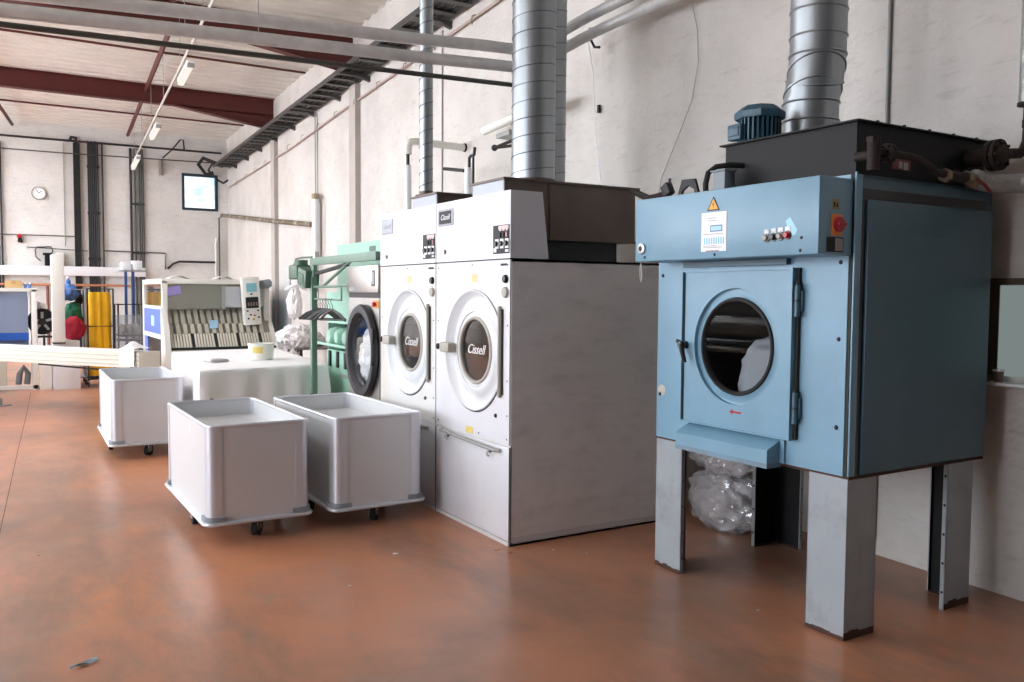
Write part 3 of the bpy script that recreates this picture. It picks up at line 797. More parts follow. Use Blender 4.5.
MB().cyl((4.395, 2.38, 2.44), (4.395, 2.38, 2.475), .034, seg=6).build('union_nut', m_rustpipe, cp)
MB().cyl((4.395, 2.38, 2.545), (4.395, 2.38, 2.56), .055, seg=20).build('end_plate', m_rustpipe, cp)
MB().tube([(4.395, 2.38, 2.56), (4.398, 2.38, 2.8), (4.395, 2.38, 3.1), (4.395, 2.38, 5.86)], .05, 18).build('lagging', m_lag, cp)

# ================================================================== bags under the blue dryer
def bag(label, c, r, sc, seed, zmin=0.):
    t = thing('plastic_bag', label, 'bag', (c[0], c[1], zmin), group='bags of linen under the blue dryer')
    MB().blob(c, r*.90, sc, .22, 2.2, 4, seed, zmin+.004).build('linen', m_linen, t)
    MB().blob(c, r, sc, .26, 2.6, 5, seed, zmin+.001).build('film', m_plwrap, t)
bag('lower clear plastic bag of linen on the floor behind the blue legs', (4.27, 4.25, .19), .27, (.62, 1.15, .78), 1.3)
bag('upper clear plastic bag of linen stacked under the blue dryer', (4.28, 4.26, .53), .26, (.60, 1.15, .66), 6.1, .37)

# ================================================================== hatch in the right wall
h = thing('wall_hatch', 'wood framed hatch with a pale board given a glow in the right wall', 'hatch', (4.6, 2.4, 1.1))
mb = MB()
def wb(mb, off0, off1, y0, y1, z0, z1): # box on the right wall: off = distance into the room
    return mb.prism([(WX(y0)-off1, y0), (WX(y1)-off1, y1), (WX(y1)-off0, y1), (WX(y0)-off0, y0)], 'Z', z0, z1)
mb = MB(); wb(mb, .001, .03, 1.2, 2.72, 1.665, 1.70); wb(mb, .001, .012, 2.61, 2.70, 1.15, 1.665); mb.build('frame', m_wood, h)
mb = MB(); wb(mb, .001, .014, 1.25, 2.605, 1.18, 1.662); mb.build('glow_board', emit('board_glow', '#bccbc8', .36), h)  # board glows by itself to offset the shade it stands in
mb = MB(); wb(mb, .001, .11, 1.2, 2.74, 1.135, 1.15); mb.build('sill', m_paper, h)
cu = thing('cup', 'small brown cup with white rim on the hatch sill', 'cup', (4.54, 2.565, 1.151))
MB().lathe([(0, 0), (.022, 0), (.027, .06), (.024, .06), (.02, .006), (0, .006)], (4.54, 2.565, 1.151), 'Z', 24).build('body', M('brown_ceramic', '#6e5c4b', .5), cu)
MB().lathe([(.0255, .056), (.029, .058), (.029, .066), (.0235, .066), (.0235, .058)], (4.54, 2.565, 1.151), 'Z', 24).build('rim', m_paper, cu)
tag(MB().box(4.50, 2.60, 1.151, 4.54, 2.69, 1.185, .004).build('wood_block', m_wood), 'small dark block lying beside the cup on the hatch sill', 'block')

# ================================================================== LAUNDRY CARTS
def rrect(hx, hy, r, n=6):
    P = []
    for cx, cy, a0 in ((hx-r, hy-r, 0), (-hx+r, hy-r, PI/2), (-hx+r, -hy+r, PI), (hx-r, -hy+r, 3*PI/2)):
        for k in range(n+1):
            a = a0 + PI/2*k/n
            P.append((cx+r*math.cos(a), cy+r*math.sin(a)))
    return P
def make_cart():
    t = thing('laundry_cart', 'x', 'cart', (0, 0, 0), world=False)
    hx, hy = .322, .685; z0, z1 = .150, .752
    mb = MB(); loops = []
    for ix, z in ((0, z0), (0, z1), (.012, z1), (.012, .635)):
        loops.append([mb.bm.verts.new((x, y, z)) for x, y in rrect(hx-ix, hy-ix, .05-ix*.5)])
    n = len(loops[0])
    for A, B in zip(loops, loops[1:]):
        for k in range(n): mb.bm.faces.new((A[k], A[(k+1) % n], B[(k+1) % n], B[k]))
    mb.bm.faces.new(loops[0][::-1]); mb.bm.faces.new(loops[-1])
    mb.build('bin', m_alu, t, ang=40)
    # corner profiles
    for sx in (-1, 1):
        for sy in (-1, 1):
            mb = MB(); pts = []
            ro = .056
            for k in range(9):
                a = PI/2*k/8
                pts.append((sx*(hx-.05+ro*math.cos(a)), sy*(hy-.05+ro*math.sin(a))))
            pts = [(sx*(hx+.006), sy*(hy-.085))] + pts + [(sx*(hx-.085), sy*(hy+.006))]
            inn = [(sx*(hx-.085), sy*(hy-.002)), (sx*(hx-.03), sy*(hy-.02)), (sx*(hx-.002), sy*(hy-.085))]
            mb.prism(pts+inn, 'Z', z0+.002, z1-.002)
            mb.build('corner_profile', m_alup, t, ang=40)
            mb = MB()
            pts = []
            for k in range(9):
                a = PI/2*k/8
                pts.append((sx*(hx-.05+.07*math.cos(a)), sy*(hy-.05+.07*math.sin(a))))
            pts = [(sx*(hx+.020), sy*(hy-.11))] + pts + [(sx*(hx-.11), sy*(hy+.020))]
            inn = [(sx*(hx-.11), sy*(hy+.0062)), (sx*(hx-.05), sy*(hy-.05)), (sx*(hx+.0062), sy*(hy-.11))]
            mb.prism(pts+inn, 'Z', z0+.003, z0+.03).build('corner_bumper', m_bump, t, ang=40)
    MB().tube([(x, y, z1) for x, y in rrect(hx-.004, hy-.004, .05)], .0125, 8, closed=True).build('rim', m_alup, t, ang=60)
    mb = MB().prism(rrect(hx+.022, hy+.022, .06), 'Z', .127, .150)
    mb.tube([(x, y, .138) for x, y in rrect(hx+.022, hy+.022, .06)], .0125, 8, closed=True)
    mb.build('base_plate', m_alup, t)
    for cx, cy, an in ((0, -hy+.11, .9), (0, hy-.11, 2.1), (-hx+.04, -.08, PI/2), (hx-.04, -.08, PI/2)):
        R = Matrix.Rotation(an, 3, 'Z')
        f = lambda p: tuple(Vector((cx, cy, 0)) + R @ Vector(p))
        mb = MB().box(cx-.045, cy-.045, .120, cx+.045, cy+.045, .127)
        mb.cyl((cx, cy, .127), (cx, cy, .105), .024, seg=16)
        for s in (-1, 1):
            mb.bm.faces.ensure_lookup_table()
            mb.box(cx-.02, cy+s*.0235-.0015, .042, cx+.04, cy+s*.0235+.0015, .118, rot=R, piv=(cx, cy, .08))
        ca = mb.build('caster', m_steel, t)
        a = f((.02, -.019, .054)); b = f((.02, .019, .054))
        MB().cyl(a, b, .054, seg=28).build('wheel', m_rubber, ca)
        a = f((.02, -.0205, .054)); b = f((.02, .0205, .054))
        MB().cyl(a, b, .02, seg=14).build('hub', m_bump, ca)
    MB().box(-hx-.0012, -.16, .665, -hx, -.12, .705).build('label_sticker', m_paper, t)
    MB().box(-.015, hy-.008, z1-.03, .015, hy-.002, z1+.018, .003).build('rim_clip', m_darkmet, t)
    return t
c1 = make_cart(); cg = 'aluminium laundry carts'
c1.location = (1.425, 6.22, 0); c1.rotation_euler.z = math.radians(.5)
c1['label'] = 'middle empty aluminium laundry cart, the one nearest the camera'; c1['group'] = cg
c2 = copy_tree(c1); c2.location = (2.225, 6.19, 0); c2.rotation_euler.z = math.radians(1.6)
c2['label'] = 'empty aluminium laundry cart standing closest to the white dryers'
c3 = copy_tree(c1); c3.location = (1.245, 9.52, 0); c3.rotation_euler.z = math.radians(-1.2)
c3['label'] = 'farthest small looking aluminium laundry cart, at the end of the cream beam'

# ================================================================== STEEL WASHER
X0, Y0, Y1 = 2.745, 6.735, 7.47
wa = thing('washing_machine', 'stainless steel washer with big dark oval door, left of the white dryers', 'washing machine', (X0, Y0, 0))
cy, cz = 7.075, 1.095
MB().shell(X0+.012, Y0, 0, X0+.95, Y1, 1.83, .015, '-x').build('cabinet', m_steel, wa)
MB().holed(Y0+.003, .03, Y1-.003, 1.555, cy, cz, .33, X0, X0+.012, ry=.29).build('front_panel', m_steel, wa)
MB().box(X0+.006, Y0, 1.555, X0+.012, Y1, 1.60).build('panel_seam', m_darkmet, wa)
up = MB().box(X0-.012, Y0, 1.60, X0+.012, Y1, 1.832, .004).build('upper_panel', m_steel, wa)
MB().box(X0-.014, 6.80, 1.655, X0-.012, 6.875, 1.79).build('display', m_blackg, up)
MB().box(X0-.015, 6.815, 1.67, X0-.014, 6.86, 1.775).build('display_glass', m_sticky, up)
MB().box(X0-.014, 7.27, 1.615, X0-.012, 7.42, 1.645).build('nameplate', m_sticky, up)
MB().box(X0-.003, 6.75, 1.47, X0, 6.87, 1.535).build('stop_label', m_orange, wa)
MB().lathe([(0, -.03), (.018, -.028), (.02, -.01), (.012, 0)], (X0-.003, 6.815, 1.502), 'X', 18).build('stop_button', m_red, wa)
dr = MB().lathe([(.385, -.01), (.39, -.035), (.375, -.055), (.32, -.055), (.30, -.03), (.285, 0), (.285, .012)], (X0, cy, cz), 'X', 72, sy=.885, sz=1.04).build('door', M('graphite_door_ring', '#3a3b3e', .35, .3), wa, ang=50)
MB().lathe([(0, -.012), (.29, -.012), (.29, -.006), (0, -.006)], (X0, cy, cz), 'X', 56, sy=.88, sz=1.04).build('window', m_clear, dr)
MB().box(X0-.06, 6.745, .98, X0-.012, 6.79, 1.30, .012).build('handle', m_black, dr)
MB().lathe([(.33, .014), (.34, .03), (.34, .6), (0, .62)], (X0, cy, cz), 'X', 40, sy=.9).build('drum', m_drum, wa)
tag(MB().blob((X0+.15, 7.10, 1.03), .265, (.55, .98, 1.15), .22, 3.2, 5, 2.0).build('laundry', m_cloth), 'crumpled white laundry behind the dark oval washer door', 'laundry')
tag(MB().blob((X0+.10, 7.06, 1.30), .07, (.9, 1.1, 1.0), .3, 3, 4, 5.0).build('laundry', m_maroon), 'small maroon cloth on top of the load in the steel washer', 'laundry')

# ================================================================== MINT GREEN MACHINE
XM = 3.12
mi = thing('finishing_machine', 'tall mint green machine behind the steel washer', 'machine', (XM, 7.6, 0))
MB().shell(XM+.012, 7.6, 1.60, XM+.85, 8.83, 2.10, .015, '-x').shell(XM+.012, 7.6, 0, XM+.85, 9.17, 1.60, .015, '-x').build('cabinet', m_mint, mi)
MB().box(XM, 7.6, 1.60, XM+.012, 8.83, 2.10).build('upper_panel', m_mint, mi)
MB().box(XM, 7.6, 1.27, XM+.012, 9.17, 1.60).box(XM, 7.6, 0, XM+.012, 9.17, .98).build('front_panel', m_mint, mi)
MB().box(XM+.2, 7.62, .98, XM+.21, 9.15, 1.27).build('recess_back', m_darkmet, mi)
for y in (8.42, 8.66, 8.90):
    MB().lathe([(0, -.09), (.06, -.088), (.085, -.06), (.10, -.01), (.10, .05), (.05, .06), (.05, .19)], (XM+.01, y, 1.13), 'X', 28).build('press_roller', m_mint, mi)
MB().tube([(XM-.07, 7.7, 1.03), (XM-.07, 9.3, 1.045)], .018, 8).build('front_rod', m_mint, mi)
for k in range(4): MB().box(XM-.02, 8.3+k*.24, .80, XM, 8.35+k*.24, .97).build('bracket', m_darkmet, mi)
MB().box(XM-.004, 7.75, 2.0, XM, 7.9, 2.05).build('maker_plate', m_dkgreen, mi)
MB().box(XM-.003, 8.45, .70, XM, 8.75, .74).build('slot', m_sticky, mi)
MB().box(XM-.02, 8.60, 1.86, XM, 8.63, 1.90).build('door_catch', m_dkgreen, mi)

# ================================================================== GREEN GARMENT RAIL
gr = thing('garment_rail', 'green painted garment rail on a post with motor boxes on its end', 'rail', (2.6, 8.02, 0))
MB().box(2.572, 7.99, 0.012, 2.628, 8.05, 1.80, .004).box(2.50, 7.90, 0, 2.70, 8.14, .012).build('post', m_green, gr)
MB().box(2.575, 6.30, 1.872, 2.625, 8.06, 1.945, .003).build('top_rail', m_green, gr)
MB().box(2.58, 7.96, 1.75, 2.62, 8.03, 1.885, .003).build('rail_bracket', m_green, gr)
MB().tube([(2.6, 7.55, 1.655), (2.6, 8.36, 1.655)], .013, 8).tube([(2.6, 6.80, 1.665), (2.6, 7.6, 1.655)], .013, 8).build('lower_bar', m_green, gr)
MB().tube([(2.6, 7.72, 1.66), (2.6, 6.95, 1.885)], .016, 8).build('brace', m_green, gr)
mb = MB()
for k in range(22):
    y = 7.98 - k*.045
    mb.box(2.585, y-.016, 1.765 + .0035*k, 2.615, y+.016, 1.800+.0035*k, .004)
mb.build('drive_chain', m_darkmet, gr)
mo = MB().box(2.52, 8.33, 1.735, 2.68, 8.62, 1.885, .02).cyl((2.6, 8.42, 1.885), (2.6, 8.42, 1.935), .07, seg=20).build('motor', m_dkgreen, gr)
MB().tube([(2.6, 8.62, 1.82), (2.6, 8.68, 1.88), (2.6, 8.60, 1.955), (2.6, 8.40, 1.96), (2.6, 8.06, 1.955)], .010, 8).build('motor_cable', m_dkgreen, mo)
MB().box(2.51, 8.0, 1.66, 2.66, 8.27, 1.84, .015, rot=Matrix.Rotation(.18, 3, 'X')).box(2.502, 8.06, 1.71, 2.512, 8.21, 1.79, rot=Matrix.Rotation(.18, 3, 'X')).build('gearbox', m_dkgreen, gr)
MB().tube([(2.6, 7.2, 1.53), (2.6, 8.05, 1.535)], .009, 8).tube([(2.6, 7.2, 1.53), (2.6, 7.2, 1.66)], .008, 6).tube([(2.6, 8.0, 1.535), (2.6, 8.0, 1.66)], .008, 6).build('hanging_bar', m_green, gr)
m_hang = M('hanger_plastic', '#34383a', .5)
# black coat hangers bunched on the bar
def hanger_mesh(name, mat, w, c, rx, parent=None, hook=True):
    mb = MB(); cx, cy, cz = c
    R = Matrix.Rotation(rx, 3, 'Z')
    f = lambda x, y, z: Vector((cx, cy, cz)) + R @ Vector((x, y, z))
    mb.tube([f(0, -w, -.10), f(0, -w*.6, -.045), f(0, 0, 0), f(0, w*.6, -.045), f(0, w, -.10)], .013, 8)
    mb.tube([f(0, -w, -.10), f(0, w, -.10)], .007, 6)
    mb.tube([f(0, 0, 0), f(0, 0, .04), f(0, .022, .062), f(0, .026, .085), f(0, .008, .104), f(0, -.014, .096)], .0035, 6)
    return mb.build(name, mat)
for k in range(7):
    o = hanger_mesh('coat_hanger', m_hang if k % 3 else m_greypipe, .185+.008*(k % 3), (2.60 + .004*k - .01, 7.42+.085*k, 1.436), .35 + .16*k)
    tag(o, 'black coat hanger bunched with others on the green rail', 'hanger', 'black coat hangers on the green rail')

gr.location.x += .15; gr.location.y += .47
for o in [o for o in COL.objects if o.name.startswith('coat_hanger')]: o.location.x += .15; o.location.y += .47
# ================================================================== TABLE WITH WHITE CLOTH
tc = [(1.637, 8.458), (2.953, 8.713), (3.23, 11.58), (1.86, 11.30)]   # near left, near right, far right, far left
zt = .85
ta = thing('work_table', 'work table hidden under a white cloth behind the carts', 'table', (2.4, 10, 0))
def inset(p, k): return (p[0]+(2.42-p[0])*k, p[1]+(10.0-p[1])*k)
MB().prism([inset(p, .02) for p in tc], 'Z', zt-.04, zt-.006).build('tabletop', m_steel, ta)
for p in tc:
    x, y = inset(p, .08)
    MB().box(x-.025, y-.025, 0, x+.025, y+.025, zt-.04).build('leg', m_steel, ta)
def cloth():
    mb = MB(); n = 24; ring = []
    for i in range(4):
        a, b = Vector(tc[i]), Vector(tc[(i+1) % 4])
        for k in range(n): ring.append(a.lerp(b, k/n))
    c = Vector((2.42, 10.0)); m = len(ring)
    rows = []
    for s in (.3, .6, .85, .97): rows.append([mb.bm.verts.new((c.x+(p.x-c.x)*s, c.y+(p.y-c.y)*s, zt+.004*noise.noise(Vector((p.x*2*s, p.y*2*s, 1)))+.002)) for p in ring])
    rows.append([mb.bm.verts.new((p.x, p.y, zt-.004)) for p in ring])
    for d in (.03, .10, .20, .32, .46, .60):
        r = []
        for i, p in enumerate(ring):
            o = (p-c).normalized()
            k = min(i % n, n-i % n)/n
            f = noise.noise(Vector((p.x*3.3, p.y*3.3, d*.8)))*.07*(d/.3)**.5 + .028*math.sin(i*1.1+1.5*noise.noise(Vector((i*.2, 0, 0))))*(d/.3)**.6
            f += (.5-k)*.10*d
            r.append(mb.bm.verts.new((p.x+o.x*(.012+f), p.y+o.y*(.012+f), zt-d+.015*noise.noise(Vector((p.x*2, p.y*2, 7)))*(d > .4))))
        rows.append(r)
    cv = mb.bm.verts.new((c.x, c.y, zt+.002))
    for k in range(m): mb.bm.faces.new((cv, rows[0][k], rows[0][(k+1) % m]))
    for A, B in zip(rows, rows[1:]):
        for k in range(m): mb.bm.faces.new((A[k], A[(k+1) % m], B[(k+1) % m], B[k]))
    return mb.build('tablecloth', m_cloth, None, 60)
tag(cloth(), 'long white cloth draped over the table behind the laundry carts', 'tablecloth')
bk = thing('tub', 'round white tub with yellow label on the cloth covered table', 'tub', (2.50, 9.56, .858))
MB().lathe([(0, 0), (.125, 0), (.132, .02), (.138, .165), (.132, .165), (.126, .025), (0, .02)], (2.50, 9.56, .858), 'Z', 40).build('body', m_cream, bk)
MB().lathe([(.138, .16), (.146, .16), (.146, .178), (.134, .178), (.134, .165)], (2.50, 9.56, .858), 'Z', 40).build('rim', m_cream, bk)
mb = MB()
V = []
for k in range(9):
    a = math.radians(215 + k*6)
    V.append((mb.bm.verts.new((2.50+.1365*math.cos(a), 9.56+.1365*math.sin(a), .93)), mb.bm.verts.new((2.50+.139*math.cos(a), 9.56+.139*math.sin(a), 1.0))))
for a, b in zip(V, V[1:]): mb.bm.faces.new((a[0], b[0], b[1], a[1]))
mb.build('label', m_yellow, bk)
fc = MB()
for k in range(3): fc.box(1.90+.006*k, 9.36+.004*k, .860+.009*k, 2.10-.004*k, 9.60, .868+.009*k, .003, rot=Matrix.Rotation(.15, 3, 'Z'))
tag(fc.build('folded_cloth', m_cloth2), 'small folded grey cloth lying on the white tablecloth', 'cloth')

# ================================================================== FOLDING MACHINE WITH SLATS
fm = thing('folding_machine', 'cream linen folding machine with slanted steel slats and blue side panels', 'machine', (2.5, 12.4, 0))
xl, xr = 1.86, 3.26; yf, yb = 12.0, 13.75
for x in (xl, xr-.07):
    for y in (yf, yb-.07):
        MB().box(x, y, 0, x+.07, y+.07, 1.74, .006).build('post', m_cream, fm)
MB().box(xl, yf, 1.70, xr, yf+.07, 1.765, .006).box(xl, yb-.07, 1.70, xr, yb, 1.765, .006).box(xl, yf+.07, 1.70, xl+.07, yb-.07, 1.765).box(xr-.07, yf+.07, 1.70, xr, yb-.07, 1.765).build('top_frame', m_cream, fm)
MB().box(xl+.07, yf+.07, 1.735, xr-.07, yb-.07, 1.75).build('cover', m_cream, fm)
sp_ = MB().box(xl+.01, yf+.07, 1.02, xl+.05, yb-.07, 1.36).build('side_panel', m_bluepan, fm)
MB().box(xl+.007, 12.75, 1.12, xl+.01, 13.0, 1.26).build('panel_emblem', m_ltblue, sp_)
MB().box(xl, yf+.07, .96, xl+.06, yb-.07, 1.02).box(xl, yf+.07, 1.36, xl+.06, yb-.07, 1.40).box(xl, yf+.07, .40, xl+.06, yb-.07, .46).build('side_rail', m_cream, fm)
MB().box(xl+.02, yf+.07, 1.40, xl+.03, yb-.07, 1.70).build('side_window', m_clear, fm)
MB().box(xl+.02, yb-.30, .46, xl+.04, yb-.07, .96).build('lower_panel', m_bluepan, fm)
MB().box(xl+.07, yb-.05, .5, xr-.07, yb-.03, 1.70).build('back_panel', M('back_panel_grey', '#c3c4c2', .5), fm)
# front hood window
MB().box(xl+.07, yf+.02, 1.37, 2.62, yf+.03, 1.69).build('hood_window', m_smoke, fm)
MB().box(2.62, yf+.015, 1.36, 2.67, yf+.04, 1.70).build('mullion', m_sticky, fm)
MB().box(2.67, yf+.02, 1.39, xr-.07, yf+.03, 1.67).build('side_light', M('frosted_panel', '#b9bcc0', .4), fm)
MB().box(1.90, yf+.012, 1.55, 2.10, yf+.019, 1.66, rot=Matrix.Rotation(-.18, 3, 'Y')).build('lilac_sticker', M('lilac_sticker', '#9f94d2', .5), fm)
MB().box(xl+.07, yf+.35, .9, xr-.07, yf+.37, 1.70).build('inner_back', m_slat, fm)
# slat tiers: (y,z) top to bottom
def tier(name, y0, z0, y1, z1, xa, xb, n, mat, w=.75, gaps=()):
    mb = MB()
    for k in range(n):
        if k in gaps: continue
        x0 = xa + (xb-xa)*k/n; x1 = x0 + (xb-xa)/n*w
        mb.prism([(y0, z0), (y1, z1), (y1+.012, z1+.006), (y0+.012, z0+.006)], 'X', x0, x1)
    return mb.build(name, mat, fm)
MB().prism([(12.13, 1.36), (11.72, .865), (11.75, .855), (12.16, 1.35)], 'X', xl+.05, xr-.02).build('slat_bed', M('slat_bed_grey', '#8f8c80', .5), fm)
tier('upper_slats', 12.10, 1.37, 11.94, 1.17, xl+.06, xr-.16, 14, m_slat, .62)
tier('middle_slats', 11.935, 1.165, 11.84, 1.05, xl+.06, xr-.08, 14, M('pale_slats', '#bdb8a8', .5), .55)
for k in range(5):
    wk = (xr-.02-xl-.07)/36
    tier('slat_bank', 11.83, 1.04, 11.70, .875, xl+.07+wk*8*k, xl+.07+wk*min(36, 8*k+7), 7 if k < 4 else 4, m_beige, .66)
    if k < 4: tier('slot', 11.828, 1.04, 11.698, .875, xl+.07+wk*(8*k+6.9), xl+.07+wk*(8*k+7.9), 1, m_gap, 1.0)
MB().box(xl+.05, 11.68, .84, xr-.0, 11.72, .872).build('front_lip', m_gap, fm)
MB().prism([(11.70, .0), (12.0, .0), (12.0, 1.0), (11.72, .84), (11.70, .84)], 'X', xl+.06, xr-.05).build('apron', m_cream, fm)
MB().prism([(11.66, .55), (12.0, .55), (12.0, 1.38), (11.80, 1.14), (11.66, .86)], 'X', xl-.02, xl+.05).build('side_cheek', m_cream, fm)
MB().prism([(11.66, .55), (12.0, .55), (12.0, 1.2), (11.66, .82)], 'X', xr-.03, xr+.03).build('side_cheek', m_cream, fm)
MB().box(2.43, 11.86, 1.11, 2.53, 11.875, 1.22).build('blue_tag', m_ltblue, fm)
for xa, xb in ((1.95, 2.28), (2.55, 2.85)):
    MB().grid(10, 2, lambda u, v, a=xa, b=xb: (a+(b-a)*u, yf+.1+.3*v, 1.768+.045*math.sin(PI*min(1, u*1.15))), .006).build('top_flap', m_cream, fm)
# control pendant
pn = MB().box(2.87, 11.86, 1.15, 3.10, 11.98, 1.80, .012, rot=Matrix.Rotation(-.06, 3, 'Y')).build('control_pendant', m_cream, fm)
Rp = Matrix.Rotation(-.06, 3, 'Y'); pv = (2.985, 11.92, 1.475)
MB().box(2.92, 11.852, 1.60, 3.06, 11.858, 1.72, rot=Rp, piv=pv).build('touch_screen', m_screen, pn)
MB().box(2.90, 11.852, 1.38, 3.07, 11.858, 1.53, rot=Rp, piv=pv).build('black_display', m_blackg, pn)
mb = MB()
for k in range(4): mb.box(2.925+k*.036, 11.850, 1.41, 2.945+k*.036, 11.852, 1.46, rot=Rp, piv=pv)
mb.build('display_lines', M('amber_grey', '#8a6f66', .5), pn)
for x, z, m_ in ((2.915, 1.345, m_black), (3.055, 1.345, m_black), (2.955, 1.29, m_black), (3.005, 1.28, m_red), (3.06, 1.25, m_black), (2.92, 1.24, m_black), (2.99, 1.23, m_orange), (2.98, 1.57, m_black)):
    b = Vector(pv) + Rp @ (Vector((x, 11.858, z))-Vector(pv))
    MB().cyl(b, b+Vector((0, -.015, 0)), .012, seg=12).build('button', m_, pn)
MB().cyl((3.14, 11.95, 1.70), (3.26, 12.02, 1.72), .06, seg=16).build('alarm_horn', m_bump, fm)

# ================================================================== CREAM BEAM CONVEYOR
A = Vector((1.50, 11.50, 0)); d = (Vector((.033, 13.673, 0))-Vector((1.72, 11.33, 0))).normalized(); n_ = Vector((-d.y, d.x, 0))
L = 5.2
cv = thing('conveyor', 'long cream conveyor beam running left behind the carts', 'conveyor', (A.x, A.y, 0))
def cbx(mb, a0, a1, o0, o1, z0, z1):
    P = [A+d*a0+n_*o0, A+d*a1+n_*o0, A+d*a1+n_*o1, A+d*a0+n_*o1]
    return mb.prism([(p.x, p.y) for p in P], 'Z', z0, z1)
sgn = 1 if n_.y > 0 else -1
cbx(MB(), 0, L, 0, sgn*.34, .64, .838).build('beam', m_beige, cv)
mb = MB()
for z in (.675, .73, .785): cbx(mb, 0, L, -sgn*.008, -sgn*.0, z, z+.012)
mb.build('rib', m_slat, cv)
cbx(MB(), .3, L, sgn*.05, sgn*.29, .838, .848).build('belt', M('pale_belt', '#d3cfc3', .6), cv)
for a in (2.75, 4.9):
    mb = MB(); cbx(mb, a, a+.08, sgn*.06, sgn*.14, .012, .64); cbx(mb, a-.10, a+.16, -sgn*.06, sgn*.25, 0, .012); cbx(mb, a-.02, a+.10, sgn*.03, sgn*.17, .012, .10)
    mb.build('leg', m_sticky, cv)
MB().tube([A+d*1.9+n_*sgn*.1+Vector((0, 0, .615)), A+d*.6+n_*sgn*.1+Vector((0, 0, .585)), A+d*.3+n_*sgn*.12+Vector((0, 0, .60))], .012, 6).build('cable', m_cable, cv)
# cloth thrown over the beam end
c0 = A + d*.17
def rag(u, v):
    q_ = v*.52; a = (u-.5)*.22
    if q_ < .22: o, z = -.03, .87 - (.22-q_); a *= 1.15
    elif q_ < .25: o, z = -.03+(q_-.22), .872
    else: o, z = (q_-.25), .872
    hump = .085*math.exp(-((q_-.33)*9)**2)*math.exp(-((u-.5)*3.2)**2) if q_ > .2 else 0
    w_ = noise.noise(Vector((u*6, v*6, 3)))
    p = c0 + d*(a + .012*w_) + n_*sgn*(o - (.012*abs(w_) if q_ < .24 else 0))
    return (p.x, p.y, z + hump + .014*noise.noise(Vector((u*5, v*7, 8))) * (1 if q_ > .25 else .3) + .012)
tag(MB().grid(16, 22, rag, .006).build('cloth', m_cloth, None, 70), 'white cloth thrown over the right end of the cream conveyor beam', 'cloth')

# ================================================================== OVERHEAD PIPES
def path_pipe(name, label, pts, r, mat, seg=14, cat='pipe', group=None):
    return tag(MB().tube(pts, r, seg).build(name, mat, None, 50), label, cat, group)
def bend(p0, p1, p2, n=6):
    return [tuple((1-t)**2*a + 2*t*(1-t)*b + t*t*c for a, b, c in zip(p0, p1, p2)) for t in [k/n for k in range(n+1)]]
def overhead(zl, zr, zw, xw, label, r, ye):
    pts = [(-8.95, 6.3, zl - (zr-zl)*2.2), (.06, 6.3, zl), (1.6, 6.3, zl+(zr-zl)*.45), (2.75, 6.3, zl+(zr-zl)*.73), (3.45, 6.3, zr-.005), (3.8, 6.3, zr+.01)]
    pts += bend((3.95, 6.3, zr+.03), (xw, 6.32, zw), (xw, 5.9, zw))
    pts += [(xw-.04, 5.0, zw-.01), (xw-.28, 0, zw-.02), (xw-.33, -1.15, zw-.02)]
    return path_pipe('overhead_pipe', label, pts, r, m_galvp, 16)
overhead(3.449, 3.64, 4.05, 4.53, 'upper of the two grey pipes crossing overhead and bending along the wall', .046, 0)
overhead(3.334, 3.492, 3.90, 4.55, 'lower of the two grey pipes crossing overhead and bending along the wall', .046, 0)
path_pipe('overhead_pipe', 'thin dark pipe crossing the hall below the two grey ones',
          [(-8.95, 6.3, 3.02), (.06, 6.3, 3.247), (1.52, 6.3, 3.286), (3.70, 6.3, 3.35), (3.79, 6.3, 3.352)], .019, m_greypipe, 10)
for k, (x, z) in enumerate(((1.15, 3.55), (1.65, 3.6))):
    tag(MB().cyl((x, 6.3, z-.20), (x, 6.3, 5.86), .004, seg=6).build('hanger_rod', m_sticky), 'thin rod hanging the overhead pipes from the deck', 'rod', 'pipe hanger rods')

# ================================================================== CABLE TRAY
m_tray = M('tray_steel', '#4d4c49', .5, .3, var=.2, vscale=8)
tr = thing('cable_tray', 'long dark cable tray on brackets high along the right wall', 'cable tray', (4.7, 10, 4.98))
def wl(y, off, z): return (WX(y)-off, y, z)
def strip(mb, y0, y1, o0, o1, z0, z1):
    return mb.prism([(WX(y0)-o1, y0), (WX(y1)-o1, y1), (WX(y1)-o0, y1), (WX(y0)-o0, y0)], 'Z', z0, z1)
strip(MB(), -1.1, 24.6, .05, .06, 4.98, 5.06).build('side_rail', m_tray, tr)
strip(MB(), -1.1, 24.6, .47, .48, 4.98, 5.06).build('side_rail', m_tray, tr)
y = 7.4
while y < 24.5:
    strip(MB(), y, y+.12, .06, .47, 4.985, 5.0).build('rung', m_tray, tr); y += .42
y = 8.2
while y < 24.5:
    mb = MB(); strip(mb, y, y+.07, .001, .50, 4.95, 4.98)
    mb.prism([(WX(y)-.16, 4.95), (WX(y)-.001, 4.95), (WX(y)-.001, 4.89)], 'Y', y, y+.07)
    mb.build('bracket', m_tray, tr); y += 1.55
for k in range(11):
    pts = []; o = .09 + .034*k; y = -1.1
    while y < 24.6:
        pts.append(wl(y, o + .018*noise.noise(Vector((y*.6, k*3.1, 0))), 5.024 + .006*(k % 3) + .015*abs(noise.noise(Vector((y*.8, k, 4)))))); y += .8
    tag(MB().tube(pts, .013 + .004*(k % 3), 6).build('power_cable', m_cable if k % 3 else m_greypipe), 'dark power cable running inside the long wall tray', 'cable', 'cables in the wall tray')
path_pipe('wall_pipe', 'thin pinkish pipe running along the right wall under the cable tray',
          [wl(-1.1, .04, 4.93), wl(8.4, .04, 4.84), wl(14.4, .04, 4.68), wl(17.8, .04, 4.56), wl(24.8, .04, 4.50)], .018, M('pinkish_pipe', '#b49f96', .6), 8)
